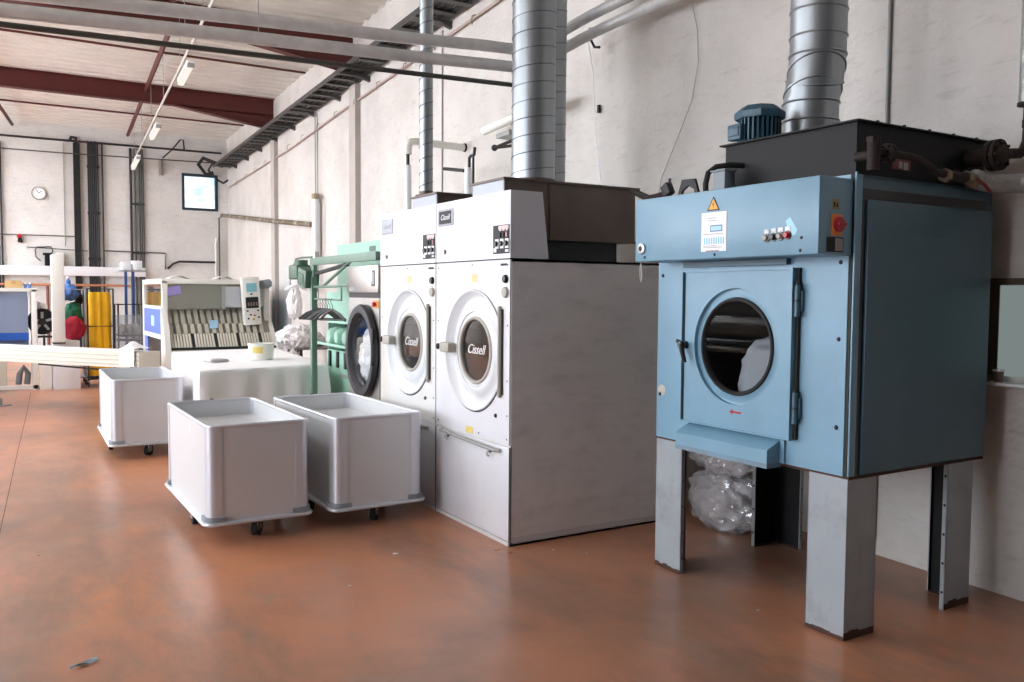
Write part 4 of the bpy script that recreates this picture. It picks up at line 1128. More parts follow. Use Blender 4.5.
for k in range(14):
    y = 9.0 + k*1.1
    z = 4.84 - (y-8.4)*.022
    tag(MB().tube([wl(y, .04, z+.02), wl(y, .09, z), wl(y, .10, z-.08), wl(y, .08, z-.10)], .008, 6).build('pipe_hook', m_cablel), 'small hook hanging on the thin pipe under the cable tray', 'hook', 'hooks on the wall pipe')
# bundle of cables curling at the far end of the tray
tag(MB().tube([wl(24.4, .25, 5.0), wl(24.6, .5, 5.08), wl(24.9, .55, 4.95), wl(24.95, .3, 4.7), wl(24.9, .15, 4.62), wl(24.8, .05, 4.70)], .03, 8).tube([wl(24.3, .4, 5.05), wl(24.8, .7, 5.25), wl(25.0, .8, 5.1), wl(25.05, .6, 4.85), wl(25.0, .4, 4.9)], .05, 8).build('cable_coil', m_cable), 'coil of black cables at the far end of the tray', 'cable')

# ================================================================== FLUORESCENT ROW
la, lb_ = Vector((2.2, 10.3, 4.93)), Vector((3.165, 25.05, 4.93))
rw = thing('lighting_trunk', 'thin white lighting rail hung from the deck on wires', 'rail', la)
dv = (lb_-la); ld = dv.normalized(); lr = Matrix.Rotation(-math.atan2(ld.x, ld.y), 3, 'Z')
MB().tube([la, lb_], .02, 4).build('rail', M('grey_white_rail', '#b9b6b0', .5), rw)
for k in range(6):
    p = la + dv*(.06+.17*k)
    MB().cyl((p.x, p.y, p.z+.02), (p.x, p.y, 5.87), .005, seg=6).build('suspension_wire', m_sticky, rw)
for k, (a, b, nm) in enumerate((((2.452, 13.08), (2.557, 14.38), 'nearest'), ((2.79, 18.2), (2.926, 19.8), 'middle'), ((3.077, 22.76), (3.155, 24.9), 'farthest'))):
    a = Vector((a[0], a[1], 4.86)); b = Vector((b[0], b[1], 4.86)); m_ = (a+b)/2; h = (b-a).length/2
    li = thing('fluorescent_light', nm + ' white fluorescent batten on the hanging lighting rail', 'light', m_, group='fluorescent battens')
    MB().box(m_.x-.05, m_.y-h, m_.z+.0, m_.x+.05, m_.y+h, m_.z+.045, .01, rot=lr, piv=m_).build('body', m_paper, li)
    MB().box(m_.x-.045, m_.y-h+.03, m_.z-.06, m_.x+.045, m_.y+h-.03, m_.z, .02, rot=lr, piv=m_).build('diffuser', m_tube, li)
    for s in (-1, 1):
        p = m_ + ld*s*(h-.015)
        MB().box(p.x-.05, p.y-.015, m_.z-.062, p.x+.05, p.y+.015, m_.z+.001, .005, rot=lr, piv=p).build('end_cap', m_sticky, li)

# ================================================================== FAR WALL FITTINGS
FW = YF - .005
cl = thing('wall_clock', 'round white clock high on the far wall', 'clock', (.99, FW, 3.91))
MB().lathe([(.165, 0), (.165, -.05), (.150, -.05), (.142, -.03), (.142, 0)], (.99, FW, 4.075), 'Y', 40).build('rim', m_cablel, cl)
fa = MB().cyl((.99, FW-.03, 4.075), (.99, FW-.001, 4.075), .143, seg=40).build('face', m_paper, cl)
MB().box(.984, FW-.034, 4.07, .996, FW-.031, 4.165, rot=Matrix.Rotation(.9, 3, 'Y'), piv=(.99, FW, 4.075)).build('hand', m_black, fa)
MB().box(.985, FW-.034, 4.07, .995, FW-.031, 4.19, rot=Matrix.Rotation(-.5, 3, 'Y'), piv=(.99, FW, 4.075)).build('hand', m_black, fa)
for k in range(12):
    a = k*PI/6; x, z = .99+.12*math.sin(a), 4.075+.12*math.cos(a)
    MB().box(x-.005, FW-.0325, z-.005, x+.005, FW-.0302, z+.005).build('hour_mark', m_black, fa)
def riser(label, x, z0, z1, r, group=None, y=None, mat=None):
    y = y or FW-.06
    return tag(MB().cyl((x, y, z0), (x, y, z1), r, seg=12).build('riser_pipe', mat or m_darkmet), label, 'pipe', group)
cr = thing('cable_riser', 'broad black cable duct running up the far wall, right of the clock', 'cable duct', (1.86, FW, 0))
MB().box(1.79, FW-.10, 0, 1.945, FW-.001, 5.42).build('channel', M('black_duct_paint', '#111113', .5), cr)
MB().tube([(1.86, FW-.06, 5.42), (1.86, FW-.08, 5.55), (1.75, FW-.09, 5.56), (1.72, FW-.08, 5.45)], .04, 8).build('cable_loop', m_cable, cr)
for k in range(6):
    riser('dark pipe in the tight cluster rising beside the broad black duct', 2.135+.045*k, 0, 5.50-.03*(k % 2), .020, 'clustered pipes on the far wall')
for k in range(4):
    riser('dark pipe in the tight cluster rising beside the broad black duct', 2.16+.05*k, 0, 5.46, .020, 'clustered pipes on the far wall', FW-.022)
for z in (1.2, 2.4, 3.6, 4.8):
    tag(MB().box(2.10, FW-.095, z, 2.40, FW-.082, z+.07).build('pipe_clamp', m_darkmet), 'dark clamp across the pipe cluster on the far wall', 'clamp', 'clamps on the pipe cluster')
riser('single thin dark pipe just right of the pipe cluster', 2.47, 0, 5.45, .022)
riser('black pipe at the left of the spaced group below the light row', 3.155, 0, 5.40, .032)
riser('thin grey pipe in the middle of the spaced group below the light row', 3.255, 0, 5.40, .022, mat=m_greypipe)
for x in (3.36, 3.41, 3.455):
    riser('dark grey pipe at the right of the spaced group below the light row', x, 0, 5.40, .024, 'right trio of pipes', mat=m_greypipe)
for z in (2.6, 3.9):
    tag(MB().box(3.12, FW-.11, z, 3.49, FW-.095, z+.05).build('pipe_clamp', m_darkmet), 'dark clamp bar across the spaced pipes below the light row', 'clamp', 'clamp bars on the spaced pipes')
for x in (.10, .16):
    riser('dark vertical pipe left of the clock at the picture edge', x, 0, 5.3, .022, 'edge pipes')
path_pipe('conduit', 'long black pipe along the top of the far wall', [(-8.9, FW-.14, 5.42), (5.5, FW-.14, 5.46)], .028, m_darkmet, 8)
path_pipe('conduit', 'thin grey pipe just under the long black pipe on the far wall', [(-8.9, FW-.16, 5.12), (1.5, FW-.16, 5.12), (5.5, FW-.16, 5.18)], .016, m_greypipe, 8)
path_pipe('conduit', 'bent black cable arching above the long pipe near the far corner', [(3.95, FW-.16, 5.2), (4.2, FW-.1, 5.45), (4.42, FW-.1, 5.74), (4.5, FW-.1, 5.74), (4.52, FW-.1, 5.48)], .02, m_darkmet, 8)
path_pipe('conduit', 'short grey downpipe on the far wall left of the small window', [(3.92, FW-.05, 5.18), (3.92, FW-.05, 4.75)], .045, M('grey_downpipe', '#8b8681', .6), 10)
path_pipe('conduit', 'thin grey conduit level with the wall siren', [(-8.9, FW-.03, 2.97), (1.79, FW-.03, 3.01)], .014, m_greypipe, 6)
path_pipe('conduit', 'thin grey conduit running to the right of the pipe cluster', [(.7, FW-.03, 2.70), (2.1, FW-.03, 2.64)], .012, m_greypipe, 6)
path_pipe('conduit', 'grey conduit between the pipe groups', [(2.49, FW-.03, 2.66), (4.0, FW-.03, 2.64), (4.0, FW-.03, 2.2)], .018, m_greypipe, 6)
path_pipe('conduit', 'thin vertical conduit between clock and black duct', [(1.57, FW-.03, 5.4), (1.57, FW-.03, 2.75)], .012, m_sticky, 6)
path_pipe('conduit', 'black handrail like pipe low on the far wall near the corner', [(4.05, FW-.08, 2.22), (4.2, FW-.10, 2.36), (4.35, FW-.10, 2.42), (5.3, FW-.10, 2.42)], .03, m_darkmet, 10)
path_pipe('conduit', 'dark vertical pipe in the far corner ending at the lagged pipe', [(5.42, FW-.12, 1.6), (5.42, FW-.12, 3.66), (5.5, FW-.2, 3.72)], .022, m_greypipe, 8)
path_pipe('conduit', 'white vertical tube beside the dark corner pipe', [(5.33, FW-.06, 1.6), (5.33, FW-.06, 2.9), (5.36, FW-.06, 3.1)], .03, m_cream, 8)
path_pipe('lagged_pipe', 'dirty lagged pipe stretched from the far corner along the right wall', [(5.46, 24.9, 3.73), (5.35, 22.0, 3.45), (5.2, 18.6, 3.12), (5.09, 15.75, 2.86)], .05, m_dirty, 10)
wt = thing('lagged_tube', 'white lagged vertical tube with brown top on the right wall', 'tube', (5.12, 15.65, 1.9))
MB().cyl((5.12, 15.65, 2.35), (5.12, 15.65, 3.32), .07, seg=18).build('lagging', m_paper, wt)
MB().cyl((5.12, 15.65, 3.32), (5.12, 15.65, 3.42), .073, seg=18).build('brown_top', M('brown_band', '#9b8763', .6), wt)
MB().cyl((5.12, 15.65, 3.42), (5.15, 15.75, 4.95), .012, seg=8).build('thin_pipe', m_sticky, wt)
MB().tube([(5.12, 15.65, 2.35), (5.12, 15.65, 2.25), (5.12, 15.65, 2.1), (5.12, 15.65, 1.6)], .06, 14, rad=[.05, .075, .05, .04]).build('joint', m_steel, wt)
MB().tube([(5.12, 15.62, 3.36), (5.12, 15.45, 3.36), (5.14, 15.42, 3.2), (5.14, 15.42, 2.2)], .022, 8).build('side_pipe', M('rusty_grey_pipe', '#7d7168', .6), wt)
# trunking, heater, siren etc.
tk = thing('cable_trunking', 'white box trunking running low across the far wall', 'trunking', (0, FW, 1.98))
MB().box(-8.9, FW-.20, 1.985, 3.47, FW-.10, 2.225, .006).build('cover', m_paper, tk)
MB().box(-8.9, FW-.10, 2.02, 3.47, FW-.001, 2.19).build('back', m_sticky, tk)
path_pipe('copper_pipe', 'copper pipe running under the white trunking', [(-8.9, FW-.17, 1.80), (1.3, FW-.17, 1.745), (3.2, FW-.17, 1.74)], .032, m_copper, 10)
path_pipe('copper_pipe', 'rusty pipe dropping from the copper pipe behind the black fan', [(1.14, FW-.10, 1.72), (1.14, FW-.10, .2)], .035, M('rust_pipe', '#7b4136', .6), 8)
hb = thing('wall_box', 'cream box on the far wall above the white trunking', 'box', (1.43, FW, 2.23))
MB().box(1.33, FW-.18, 2.235, 1.53, FW-.001, 2.57, .01).build('housing', m_cream, hb)
MB().box(1.35, FW-.183, 2.27, 1.51, FW-.18, 2.30).build('vent', m_sticky, hb)
br = thing('wall_pump', 'black pump with bent pipes beside the cream box on the far wall', 'pump', (1.15, FW, 2.2))
MB().box(1.09, FW-.16, 2.23, 1.20, FW-.02, 2.52, .01).box(1.05, FW-.16, 2.50, 1.24, FW-.02, 2.56, .005).build('body', m_black, br)
MB().tube([(1.24, FW-.08, 2.53), (1.28, FW-.08, 2.62), (1.24, FW-.08, 2.72), (.92, FW-.08, 2.70), (.88, FW-.08, 2.62), (.90, FW-.08, 2.45), (1.0, FW-.08, 2.35)], .016, 8).build('bent_pipe', m_greypipe, br)
sr = thing('wall_siren', 'small red and black siren on the far wall below the clock', 'siren', (.55, FW, 2.83))
MB().lathe([(0, -.12), (.05, -.11), (.06, -.02), (.06, 0)], (.54, FW, 2.97), 'Y', 16).build('red_cap', m_red, sr)
MB().prism([(.50, 2.82), (.60, 2.80), (.62, 2.84), (.58, 2.93), (.51, 2.93)], 'Y', FW-.09, FW-.001).build('base', m_black, sr)

# ================================================================== RIGHT WALL FITTINGS
for Y, z0, lab in ((10.03, 2.4, 'thin grey conduit on the right wall behind the thin spiral duct'), (15.85, 3.45, 'thin conduit on the right wall above the white lagged tube'), (3.35, 2.1, 'thin grey conduit on the right wall above the black hood')):
    path_pipe('conduit', lab, [wl(Y, .012, z0-2), wl(Y, .012, 4.94 if Y > 5 else 5.86)], .011, m_sticky, 8)
vp = thing('vent_pipe', 'white elbowed vent pipe going into the right wall behind the thin duct', 'pipe', (4.17, 9.35, 0))
MB().cyl((4.17, 9.35, .012), (4.17, 9.35, 3.09), .042, seg=18).cyl((4.17, 9.35, 0), (4.17, 9.35, .012), .09, seg=18).build('lagged_leg', m_paper, vp)
MB().cyl((4.17, 9.35, 3.09), (4.17, 9.35, 3.24), .02, seg=12).build('bare_pipe', m_darkmet, vp)
MB().tube([(4.17, 9.35, 3.22)] + bend((4.17, 9.35, 3.29), (4.17, 9.35, 3.375), (4.27, 9.35, 3.375)) + [(4.92, 9.35, 3.365)], .043, 18).build('elbow', m_cream, vp)
MB().cyl((4.905, 9.35, 3.365), (4.925, 9.35, 3.365), .052, seg=20).build('wall_collar', m_black, vp)
path_pipe('bracket_pipe', 'dark thin pipe stub leading to the small white lagged pipe', [wl(9.1, .4, 3.05), wl(8.55, .4, 2.96)], .02, m_darkmet, 8)
sp2 = thing('lagged_pipe', 'small white lagged pipe with black elbow behind the white dryers', 'pipe', (4.48, 8.4, 2.4))
MB().cyl(wl(8.45, .4, 2.0), wl(8.45, .4, 2.98), .04, seg=14).build('lagging', m_paper, sp2)
MB().tube([wl(8.42, .4, 2.98), wl(8.42, .4, 3.08), wl(8.38, .4, 3.10), wl(8.30, .4, 3.10), wl(8.28, .4, 3.18)], .018, 8).tube([wl(8.32, .4, 2.2), wl(8.32, .4, 3.10)], .014, 8).build('elbow', m_darkmet, sp2)
ip = thing('insulated_pipe', 'cream insulated pipe stub ending beside the fat duct', 'pipe', wl(7.6, .2, 3.35))
MB().tube([wl(8.35, .25, 3.38), wl(7.6, .25, 3.41), wl(6.8, .22, 3.42)], .048, 16).build('insulation', m_cream, ip)
MB().prism([(wl(8.2, .18, 0)[0], 8.2), (wl(7.9, .18, 0)[0], 7.9), (wl(7.9, .001, 0)[0], 7.9), (wl(8.2, .001, 0)[0], 8.2)], 'Z', 3.28, 3.33).build('bracket', m_sticky, ip)
kn = thing('pipe_stub', 'small dark forked pipe stub under the cream insulated pipe', 'pipe', wl(7.9, .2, 3.1))
MB().tube([wl(8.1, .25, 3.16), wl(7.4, .25, 3.19)], .018, 8).tube([wl(8.1, .25, 3.16), wl(7.5, .24, 3.11), wl(7.2, .02, 3.11)], .016, 8).build('fork', m_rustpipe, kn)
MB().sph(wl(8.1, .25, 3.16), .035).build('knob', m_darkmet, kn)
def wire(label, pts, r=.004, mat=None):
    return tag(MB().tube(pts, r, 5).build('wire', mat or m_sticky), label, 'wire')
wire('thin loose wire hanging down the right wall left of the motor', [wl(5.16, .02, 3.86), wl(5.08, .03, 3.65), wl(5.07, .025, 3.4), wl(5.13, .03, 3.12), wl(5.3, .03, 2.85), wl(5.5, .03, 2.55), wl(5.55, .03, 2.3)], .004)
wire('short white cord hanging from the wall pipes beside the fat duct', [wl(6.37, .20, 3.86), wl(6.40, .12, 3.6), wl(6.46, .06, 3.3), wl(6.44, .05, 3.0), wl(6.36, .04, 2.6)], .005, m_paper)
tag(MB().tube([wl(6.37, .18, 3.98), wl(6.40, .16, 3.90), wl(6.38, .12, 3.82), wl(6.30, .12, 3.80)], .012, 8).build('pipe_clip', m_black), 'black clip hanging on the lower wall pipe', 'clip')
tag(MB().box(wl(6.45, .02, 0)[0]-.01, 6.43, 3.26, wl(6.45, .02, 0)[0]+.01, 6.46, 3.33).build('wall_hook', m_black), 'small black hook on the bare right wall beside the fat duct', 'hook')
# cable plug at the left end of the blue control box
pg = thing('cable_gland', 'black cable with plug lying behind the blue control box', 'cable', (3.6, 4.1, 2.2))
MB().tube([(3.72, 4.62, 2.30), (3.66, 4.45, 2.25), (3.55, 4.25, 2.205), (3.5, 4.12, 2.20), (3.5, 4.02, 2.21)], .022, 10).build('cable', m_rustpipe, pg)
MB().box(3.475, 3.985, 2.195, 3.525, 4.05, 2.27, .008, rot=Matrix.Rotation(-.5, 3, 'X')).cyl((3.5, 4.0, 2.26), (3.5, 4.0, 2.30), .008, seg=8).build('plug', m_darkmet, pg)

# ================================================================== FAR LEFT ITEMS
fd = thing('feeding_machine', 'white framed machine with hanging blue plastic sheet at the left edge', 'machine', (-.2, 15.9, 0))
for x in (-1.2, .48):
    for y in (15.75, 16.5): MB().box(x, y, 0, x+.08, y+.08, 1.62, .006).build('post', m_cream, fd)
MB().box(-1.2, 15.75, 1.58, .56, 15.83, 1.635).box(-1.2, 16.5, 1.58, .56, 16.58, 1.635).box(.48, 15.83, 1.58, .56, 16.5, 1.635).build('top_rail', m_cream, fd)
MB().box(-1.2, 15.75, .02, .56, 15.83, .08).build('bottom_rail', m_cream, fd)
MB().box(-1.12, 15.83, 1.60, .48, 16.5, 1.62).build('top_board', m_cream, fd)
MB().grid(20, 4, lambda u, v: (-1.12+1.55*u, 15.86+.012*math.sin(u*19), .92+.67*v), .003).build('plastic_sheet', glassy('blue_plastic_sheet', '#d5deec', .06, .2, .62, '#a3b0c8'), fd)
MB().box(-1.12, 16.0, .55, .44, 16.3, 1.5).build('inner_box', M('blue_grey_box', '#7387b0', .6), fd)
MB().box(-1.12, 15.84, .80, .44, 15.86, .92).build('blue_strip', M('royal_blue_board', '#1f58b0', .5), fd)
MB().box(-1.1, 15.9, .08, .12, 16.4, .52, .01).build('lower_housing', m_beige, fd)
MB().tube([(.28, 15.95, .08), (.30, 15.95, .25), (.36, 15.95, .36), (.42, 15.95, .25), (.40, 15.95, .08)], .045, 12).build('hose', M('grey_hose', '#6d6f72', .6), fd)
bx = thing('cardboard_box', 'brown cardboard box on top of the white framed machine', 'box', (.24, 16.0, 1.636))
MB().box(.13, 15.9, 1.637, .36, 16.2, 1.755).build('carton', m_card, bx)
MB().box(.215, 15.898, 1.70, .275, 15.9, 1.756).build('tape', M('tape_brown', '#b8935c', .4), bx)
for k in range(2):
    c = thing('spray_can', 'blue can beside the cardboard box on the white framed machine', 'can', (.41+.06*k, 15.95, 1.636), group='blue cans')
    MB().cyl((.41+.06*k, 15.95, 1.637), (.41+.06*k, 15.95, 1.70), .024, seg=14).build('body', M('can_blue%d' % k, '#4d7fc0', .4), c)
    MB().cyl((.41+.06*k, 15.95, 1.70), (.41+.06*k, 15.95, 1.725), .016, seg=12).build('cap', m_paper, c)
fan = thing('fan', 'round black floor fan beside the white column', 'fan', (.64, 16.0, 0))
MB().lathe([(.06, -.09), (.19, -.085), (.212, -.05), (.215, .05), (.16, .11), (0, .13)], (.635, 16.0, 1.09), 'Y', 32).build('cage', m_black, fan)
MB().lathe([(0, -.10), (.06, -.095), (.06, -.085), (0, -.08)], (.635, 16.0, 1.09), 'Y', 20).build('hub', m_darkmet, fan)
for k in range(5):
    MB().box(.615, 15.905, 1.13, .655, 15.912, 1.25, rot=Matrix.Rotation(k*2*PI/5, 3, 'Y'), piv=(.635, 15.9, 1.09)).build('blade', m_sticky, fan)
MB().cyl((.66, 16.0, .02), (.66, 16.0, .87), .018, seg=10).lathe([(0, .0), (.16, 0), (.16, .015), (.02, .03)], (.66, 16.0, 0), 'Z', 24).box(.50, 15.9, .83, .80, 16.1, .86).build('stand', m_darkmet, fan)
tag(MB().blob((.62, 16.28, 1.30), .10, (1, .7, 1), .3, 3, 4, 8., None).build('cloth', m_cloth), 'white cloth bundle hanging behind the black fan', 'cloth')
co_ = thing('control_cabinet', 'white floor cabinet with a tall white column on its front', 'cabinet', (.95, 15.8, 0))
MB().box(.765, 15.62, 0, 1.155, 16.05, .785, .006).build('cabinet', m_paper, co_)
MB().box(.757, 15.40, .775, .937, 15.61, 2.17, .008).build('column', m_cream, co_)
MB().box(.757, 15.40, .757, .937, 15.61, .775).build('column_foot_shadow', m_black, co_)  # black slab stands in for the shadow under the column
sb = thing('waste_bin', 'small cream box on the floor left of the white cabinet', 'box', (.65, 15.8, 0))
MB().box(.575, 15.7, .0, .745, 15.95, .48, .008).build('body', m_cream, sb)
MB().box(.57, 15.69, .48, .75, 15.96, .50, .004).build('lid', m_paper, sb)
def cage(name, label, x0, x1, y0, y1, h, mat, shelves=(.12,)):
    t = thing(name, label, 'trolley', ((x0+x1)/2, (y0+y1)/2, 0))
    for x in (x0, x1):
        for y in (y0, y1):
            MB().cyl((x, y, .10), (x, y, h), .014, seg=8).build('post', mat, t)
            MB().cyl((x-.012, y, .045), (x+.012, y, .045), .045, seg=16).build('wheel', m_rubber, t)
    for z in (h*.3, h*.62, h):
        MB().tube([(x0, y0, z), (x1, y0, z), (x1, y1, z), (x0, y1, z)], .011, 6, closed=True).build('rail', mat, t)
    mb = MB()
    for z in shelves: mb.box(x0, y0, z, x1, y1, z+.02)
    mb.build('floor_plate', mat, t)
    return t
cage('cage_trolley', 'wire cage trolley of coloured laundry bags behind the white cabinet', .94, 1.29, 16.2, 16.75, 1.62, m_palehood)
def sack(label, c, r, sc, mat, sd, zm):
    return tag(MB().blob(c, r, sc, .22, 2.4, 4, sd, zm).build('laundry_bag', mat), label, 'bag')
sack('green laundry bag in the middle of the wire cage', (1.115, 16.47, 1.13), .19, (.82, 1.1, 1.4), m_grncloth, 2.2, .76)
sack('blue laundry bag on top of the pile in the cage', (1.07, 16.46, 1.56), .15, (.95, 1.2, .95), m_blucloth, 4.4, 1.36)
sack('dark red laundry bag in front of the green one', (1.09, 15.9, .97), .20, (.85, .55, .95), m_redcloth, 5.1, .79)
sack('small black bag beside the blue one in the cage', (1.22, 16.5, 1.46), .09, (.7, 1.2, 1.1), m_black, 7.7, None)
bt = thing('bottle', 'blue plastic bottle on top of the blue laundry bag', 'bottle', (1.06, 16.5, 1.67))
MB().lathe([(0, 0), (.04, 0), (.04, .10), (.018, .13), (.018, .15), (0, .15)], (1.06, 16.5, 1.66), 'Z', 18).build('body', m_blucloth, bt)
MB().cyl((1.06, 16.5, 1.81), (1.06, 16.5, 1.84), .02, seg=12).build('cap', m_paper, bt)
cage('cage_trolley', 'tall dark trolley carrying the yellow canvas laundry sack', 1.29, 1.68, 15.8, 16.4, 1.63, m_darkmet)
def ysack():
    mb = MB(); n = 40; rows = []
    for k, z in enumerate((.18, .4, .7, 1.0, 1.3, 1.52, 1.58)):
        r = []
        for i in range(n):
            a = 2*PI*i/n; e = 1/max(abs(math.cos(a)), abs(math.sin(a)))**.75
            f = 1 + .085*math.sin(i*1.7+k*.25) + .05*noise.noise(Vector((i*.6, k*.7, 0)))
            f *= (1.0 if k < 6 else .9)
            r.append(mb.bm.verts.new((1.485+.172*e*f*math.cos(a), 16.08+.22*e*f*math.sin(a), z)))
        rows.append(r)
    for A, B in zip(rows, rows[1:]):
        for i in range(n): mb.bm.faces.new((A[i], A[(i+1) % n], B[(i+1) % n], B[i]))
    mb.bm.faces.new(rows[0][::-1]); mb.bm.faces.new(rows[-1])
    return mb.build('laundry_bag', m_yelcloth, None, 70)
tag(ysack(), 'big yellow canvas laundry sack hanging in the dark trolley', 'bag')
rk = cage('rack', 'low dark metal rack holding film wrapped goods right of the yellow sack', 1.76, 2.15, 15.85, 16.35, 1.37, m_darkmet, (.3, .75)); rk['category'] = 'rack'
for k in range(5):
    tag(MB().blob((1.84+.058*k+.02*(k % 2), 16.08+.08*(k % 2), .92), .075, (.75, 1.4, 1.6), .25, 2.5, 3, 11.+k, .775).build('wrapped_parcel', m_linen), 'grey film wrapped parcel on the dark rack', 'parcel', 'wrapped parcels on the rack')
tag(MB().grid(20, 6, lambda u, v: (1.66+.52*u, 15.80+.02*math.sin(u*11+v*2), .48+.72*v), .003).build('plastic_sheet', glassy('thin_clear_sheet', '#eef1f3', .05, .2, .18, '#c4c9d0')), 'clear plastic sheet hung over the front of the dark rack', 'sheet')
bu = thing('shelf_upright', 'blue steel shelving post behind the dark rack', 'shelf', (1.97, 16.8, 0))
for x in (1.98, 2.10): MB().box(x, 16.8, 0, x+.045, 16.86, 1.98).build('post', M('blue_post%d' % int(x*100), '#2a4d86', .5), bu)
MB().box(1.9, 16.78, 1.95, 2.35, 17.2, 1.975).build('shelf_board', m_sticky, bu)
for k, (x, h) in enumerate(((2.02, .14), (2.20, .17))):
    tag(MB().box(x-.075, 16.85, 1.977, x+.085, 17.1, 1.977+h, .005).build('carton', m_paper), ('left' if k == 0 else 'right') + ' white carton on the blue shelving post', 'box', 'white cartons')

# ================================================================== BLUE SHELF AND WHITE GARMENTS BY THE RIGHT WALL
bs = thing('shelf_unit', 'turquoise shelf unit against the right wall beyond the folding machine', 'shelf', (4.60, 18.8, 0))
MB().box(4.28, 18.2, 0, 4.30, 20.0, 1.72).box(4.84, 18.15, 0, 4.86, 20.0, 1.72).build('side_board', m_shelfb, bs)
MB().box(4.30, 19.98, 0, 4.84, 20.0, 1.72).box(4.30, 18.2, 0, 4.84, 18.22, .05).build('back_board', m_shelfb, bs)
for z in (.45, .85, 1.28, 1.70): MB().box(4.25, 18.18, z, 4.84, 19.98, z+.03).build('shelf_board', m_shelfb, bs)
for k, (y, z, m_, lab) in enumerate(((18.3, 1.31, m_shelfb2, 'bright turquoise crate on the upper shelf of the turquoise unit'), (18.25, .88, M('teal_bin', '#2c6e86', .5), 'dark teal bin on the middle shelf of the turquoise unit'), (18.3, .48, m_redcloth, 'dark red bundle on the low shelf of the turquoise unit'))):
    if k < 2:
        b = thing('crate', lab, 'crate', (4.50, y+.4, z))
        MB().shell(4.32, y, z+.001, 4.80, y+.9, z+.30, .02, '+z').build('tub', m_, b)
        MB().box(4.30, y-.02, z+.27, 4.82, y+.0, z+.30).build('grip', m_, b)
    else: tag(MB().blob((4.55, y+.4, z+.13), .2, (1, 1.2, .7), .25, 2.3, 4, 21., z+.001).build('laundry_bundle', m_), lab, 'laundry')
gt = thing('folding_bench', 'low bench heaped with white garments by the right wall', 'bench', (4.45, 14.6, 0))
MB().box(4.12, 13.7, .66, 4.78, 15.4, .70, .004).build('top', m_sticky, gt)
for x in (4.16, 4.70):
    for y in (13.76, 15.3): MB().box(x, y, 0, x+.05, y+.05, .66).build('leg', m_greypipe, gt)
MB().box(4.16, 13.76, .22, 4.75, 15.35, .25).build('lower_board', m_wood, gt)
for k, (x, y, r, z) in enumerate(((4.30, 13.95, .17, .80), (4.45, 14.35, .22, .86), (4.40, 14.8, .20, .84), (4.55, 15.15, .20, .83), (4.36, 15.2, .14, .79), (4.58, 14.0, .15, .80))):
    tag(MB().blob((x, y, z), r, (.9, 1.25, .85), .34, 2.6, 4, 31.+k, .702).build('garment', m_cloth2 if k % 2 else m_cloth), 'crumpled white garment in the heap on the bench', 'garment', 'white garments on the bench')
for k in range(3):
    tag(MB().blob((4.14, 13.8+.45*k, .52), .13, (.55, 1.1, 1.3), .3, 2.6, 4, 41.+k).build('garment', m_cloth2), 'white garment hanging over the front edge of the bench', 'garment', 'garments hanging over the bench')
for k, (x, y, z) in enumerate(((4.50, 14.85, 1.42), (4.53, 15.05, 1.45), (4.56, 15.25, 1.40))):
    tag(MB().blob((x, y, z), .22, (.45, .38, 1.15), .35, 2.8, 4, 61.+k).build('garment', m_cloth), 'white garment hanging from the thin stand above the bench', 'garment', 'white garments hanging on the stand')
gb = thing('garment_stand', 'thin stand holding white wire hangers above the garment heap', 'stand', (4.5, 14.9, 0))
MB().cyl((4.62, 15.6, 0), (4.62, 15.6, 1.86), .014, seg=8).cyl((4.62, 15.6, 0), (4.62, 15.6, .015), .14, seg=18).build('pole', m_sticky, gb)
MB().tube([(4.62, 15.6, 1.84), (4.55, 15.0, 1.84), (4.5, 14.7, 1.84)], .011, 8).build('arm', m_sticky, gb)
for k in range(5):
    o = hanger_mesh('coat_hanger', m_paper, .19, (4.52+.012*k, 14.78+.1*k, 1.74), 1.25+.1*k)
    tag(o, 'white wire coat hanger on the thin stand above the garments', 'hanger', 'white wire hangers')
    
# ================================================================== FLOOR BITS
def scrap():
    def fn(u, v):
        L = .115*(u-.5); w = .012 + .03*max(0, u-.45)
        return (.288+L*.95+ (v-.5)*w*.2, 4.02+L*.38+(v-.5)*w, .006+.012*math.sin(u*4+v*2)**2)
    return MB().grid(12, 5, fn, .004).build('cloth_scrap', m_scrap, None, 60)
tag(scrap(), 'light blue cloth scrap lying on the floor at bottom left', 'scrap')
tag(MB().prism([(2.05, 4.81), (2.085, 4.815), (2.075, 4.835), (2.055, 4.832)], 'Z', .0005, .004).build('paper_scrap', m_paper), 'tiny white paper scrap on the floor in front of the dryers', 'scrap')
for k, (x, y) in enumerate(((3.283, 3.028), (2.95, 4.40), (1.62, 4.4), (3.1, 4.25))):
    tag(MB().blob((x, y, .004), .008, (1.2, .9, .5), .3, 2, 2, k, .0005).build('lint_speck', m_cloth2), 'pale speck of lint lying on the orange floor', 'lint', 'lint specks on the floor')
ntrim[0] += 1
struct(MB().tube([(-.33, 0, .0002), (-.03, 6.2, .0002), (.155, 9.877, .0002), (.30, 12.6, .0002), (.44, 15.5, .0002)], .0022, 4).build('trim_%d' % ntrim[0], m_rust))

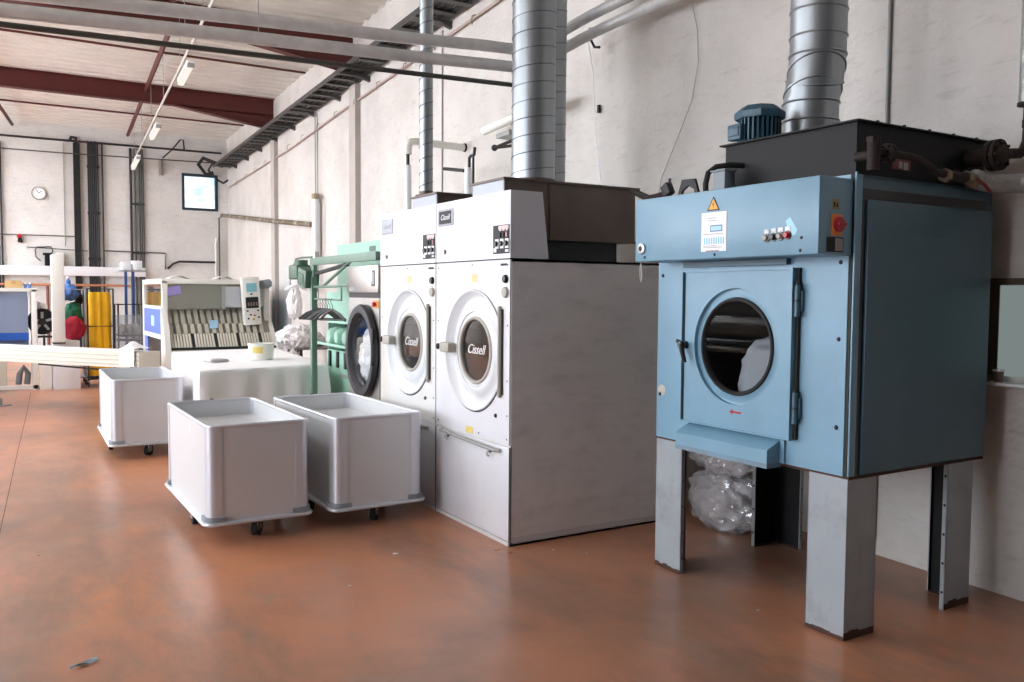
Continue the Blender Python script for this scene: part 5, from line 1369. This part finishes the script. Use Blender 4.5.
# ================================================================== ADDED IRONER (unseen, put in to darken the door glass reflection)
ir = thing('added_ironer', 'added unseen roller ironer, gives the door glass a dark reflection', 'machine', (-4.2, 11, 0))
MB().box(-4.9, 8.6, 0, -3.7, 13.6, .82, .01).build('base', M('ironer_dark', '#33383b', .5), ir)
for y in (8.6, 13.3): MB().box(-4.9, y, .82, -3.6, y+.3, 1.75, .03).build('end_housing', M('ironer_blue', '#3c5566', .5), ir)
for z, x in ((1.05, -4.0), (1.42, -4.4)): MB().cyl((x, 8.9, z), (x, 13.3, z), .19, seg=32).build('roller', m_steel, ir)
MB().box(-4.85, 8.9, 1.62, -4.2, 13.3, 1.70, .01).build('canopy', m_dksteel, ir)
MB().box(-3.72, 8.9, .70, -3.3, 13.3, .76, .01).build('feed_table', m_beige, ir)

# ================================================================== LIGHT, SKY, CAMERA
w = bpy.data.worlds.new('sky'); S.world = w; w.use_nodes = True
nt = w.node_tree; bg = nt.nodes['Background']; bg.inputs[1].default_value = 1.7
tcw = nt.nodes.new('ShaderNodeTexCoord'); mpw = nt.nodes.new('ShaderNodeMapping'); mpw.inputs['Scale'].default_value = (18, 18, 42)
nw = nt.nodes.new('ShaderNodeTexNoise'); nw.inputs['Scale'].default_value = 1.4; nw.inputs['Detail'].default_value = 4
rw_ = nt.nodes.new('ShaderNodeValToRGB'); rw_.color_ramp.elements[0].position = .38; rw_.color_ramp.elements[0].color = lin('#8fbdea'); rw_.color_ramp.elements[1].position = .58; rw_.color_ramp.elements[1].color = (1, 1, 1, 1)
nt.links.new(tcw.outputs['Generated'], mpw.inputs[0]); nt.links.new(mpw.outputs[0], nw.inputs['Vector']); nt.links.new(nw.outputs['Fac'], rw_.inputs[0]); nt.links.new(rw_.outputs[0], bg.inputs[0])

cam = bpy.data.cameras.new('camera'); co = bpy.data.objects.new('camera', cam); COL.objects.link(co)
f, yaw, pit, roll = 860., math.radians(30.95), math.radians(3.15), math.radians(.40)
F = Vector((math.sin(yaw)*math.cos(pit), math.cos(yaw)*math.cos(pit), -math.sin(pit)))
R = Vector((math.cos(yaw), -math.sin(yaw), 0)); U = R.cross(F)
R2 = math.cos(roll)*R + math.sin(roll)*U; U2 = -math.sin(roll)*R + math.cos(roll)*U
m4 = Matrix((R2, U2, -F)).transposed().to_4x4(); m4.translation = Vector((0, 0, 1.6))
co.matrix_world = m4
cam.sensor_width = 36; cam.lens = f/1024*36; cam.clip_end = 200; cam.clip_start = .05
S.camera = co
vs = S.view_settings
vs.view_transform = 'Standard'; vs.look = 'None'; vs.gamma = 1; vs.use_curve_mapping = False
vs.exposure = 0.1
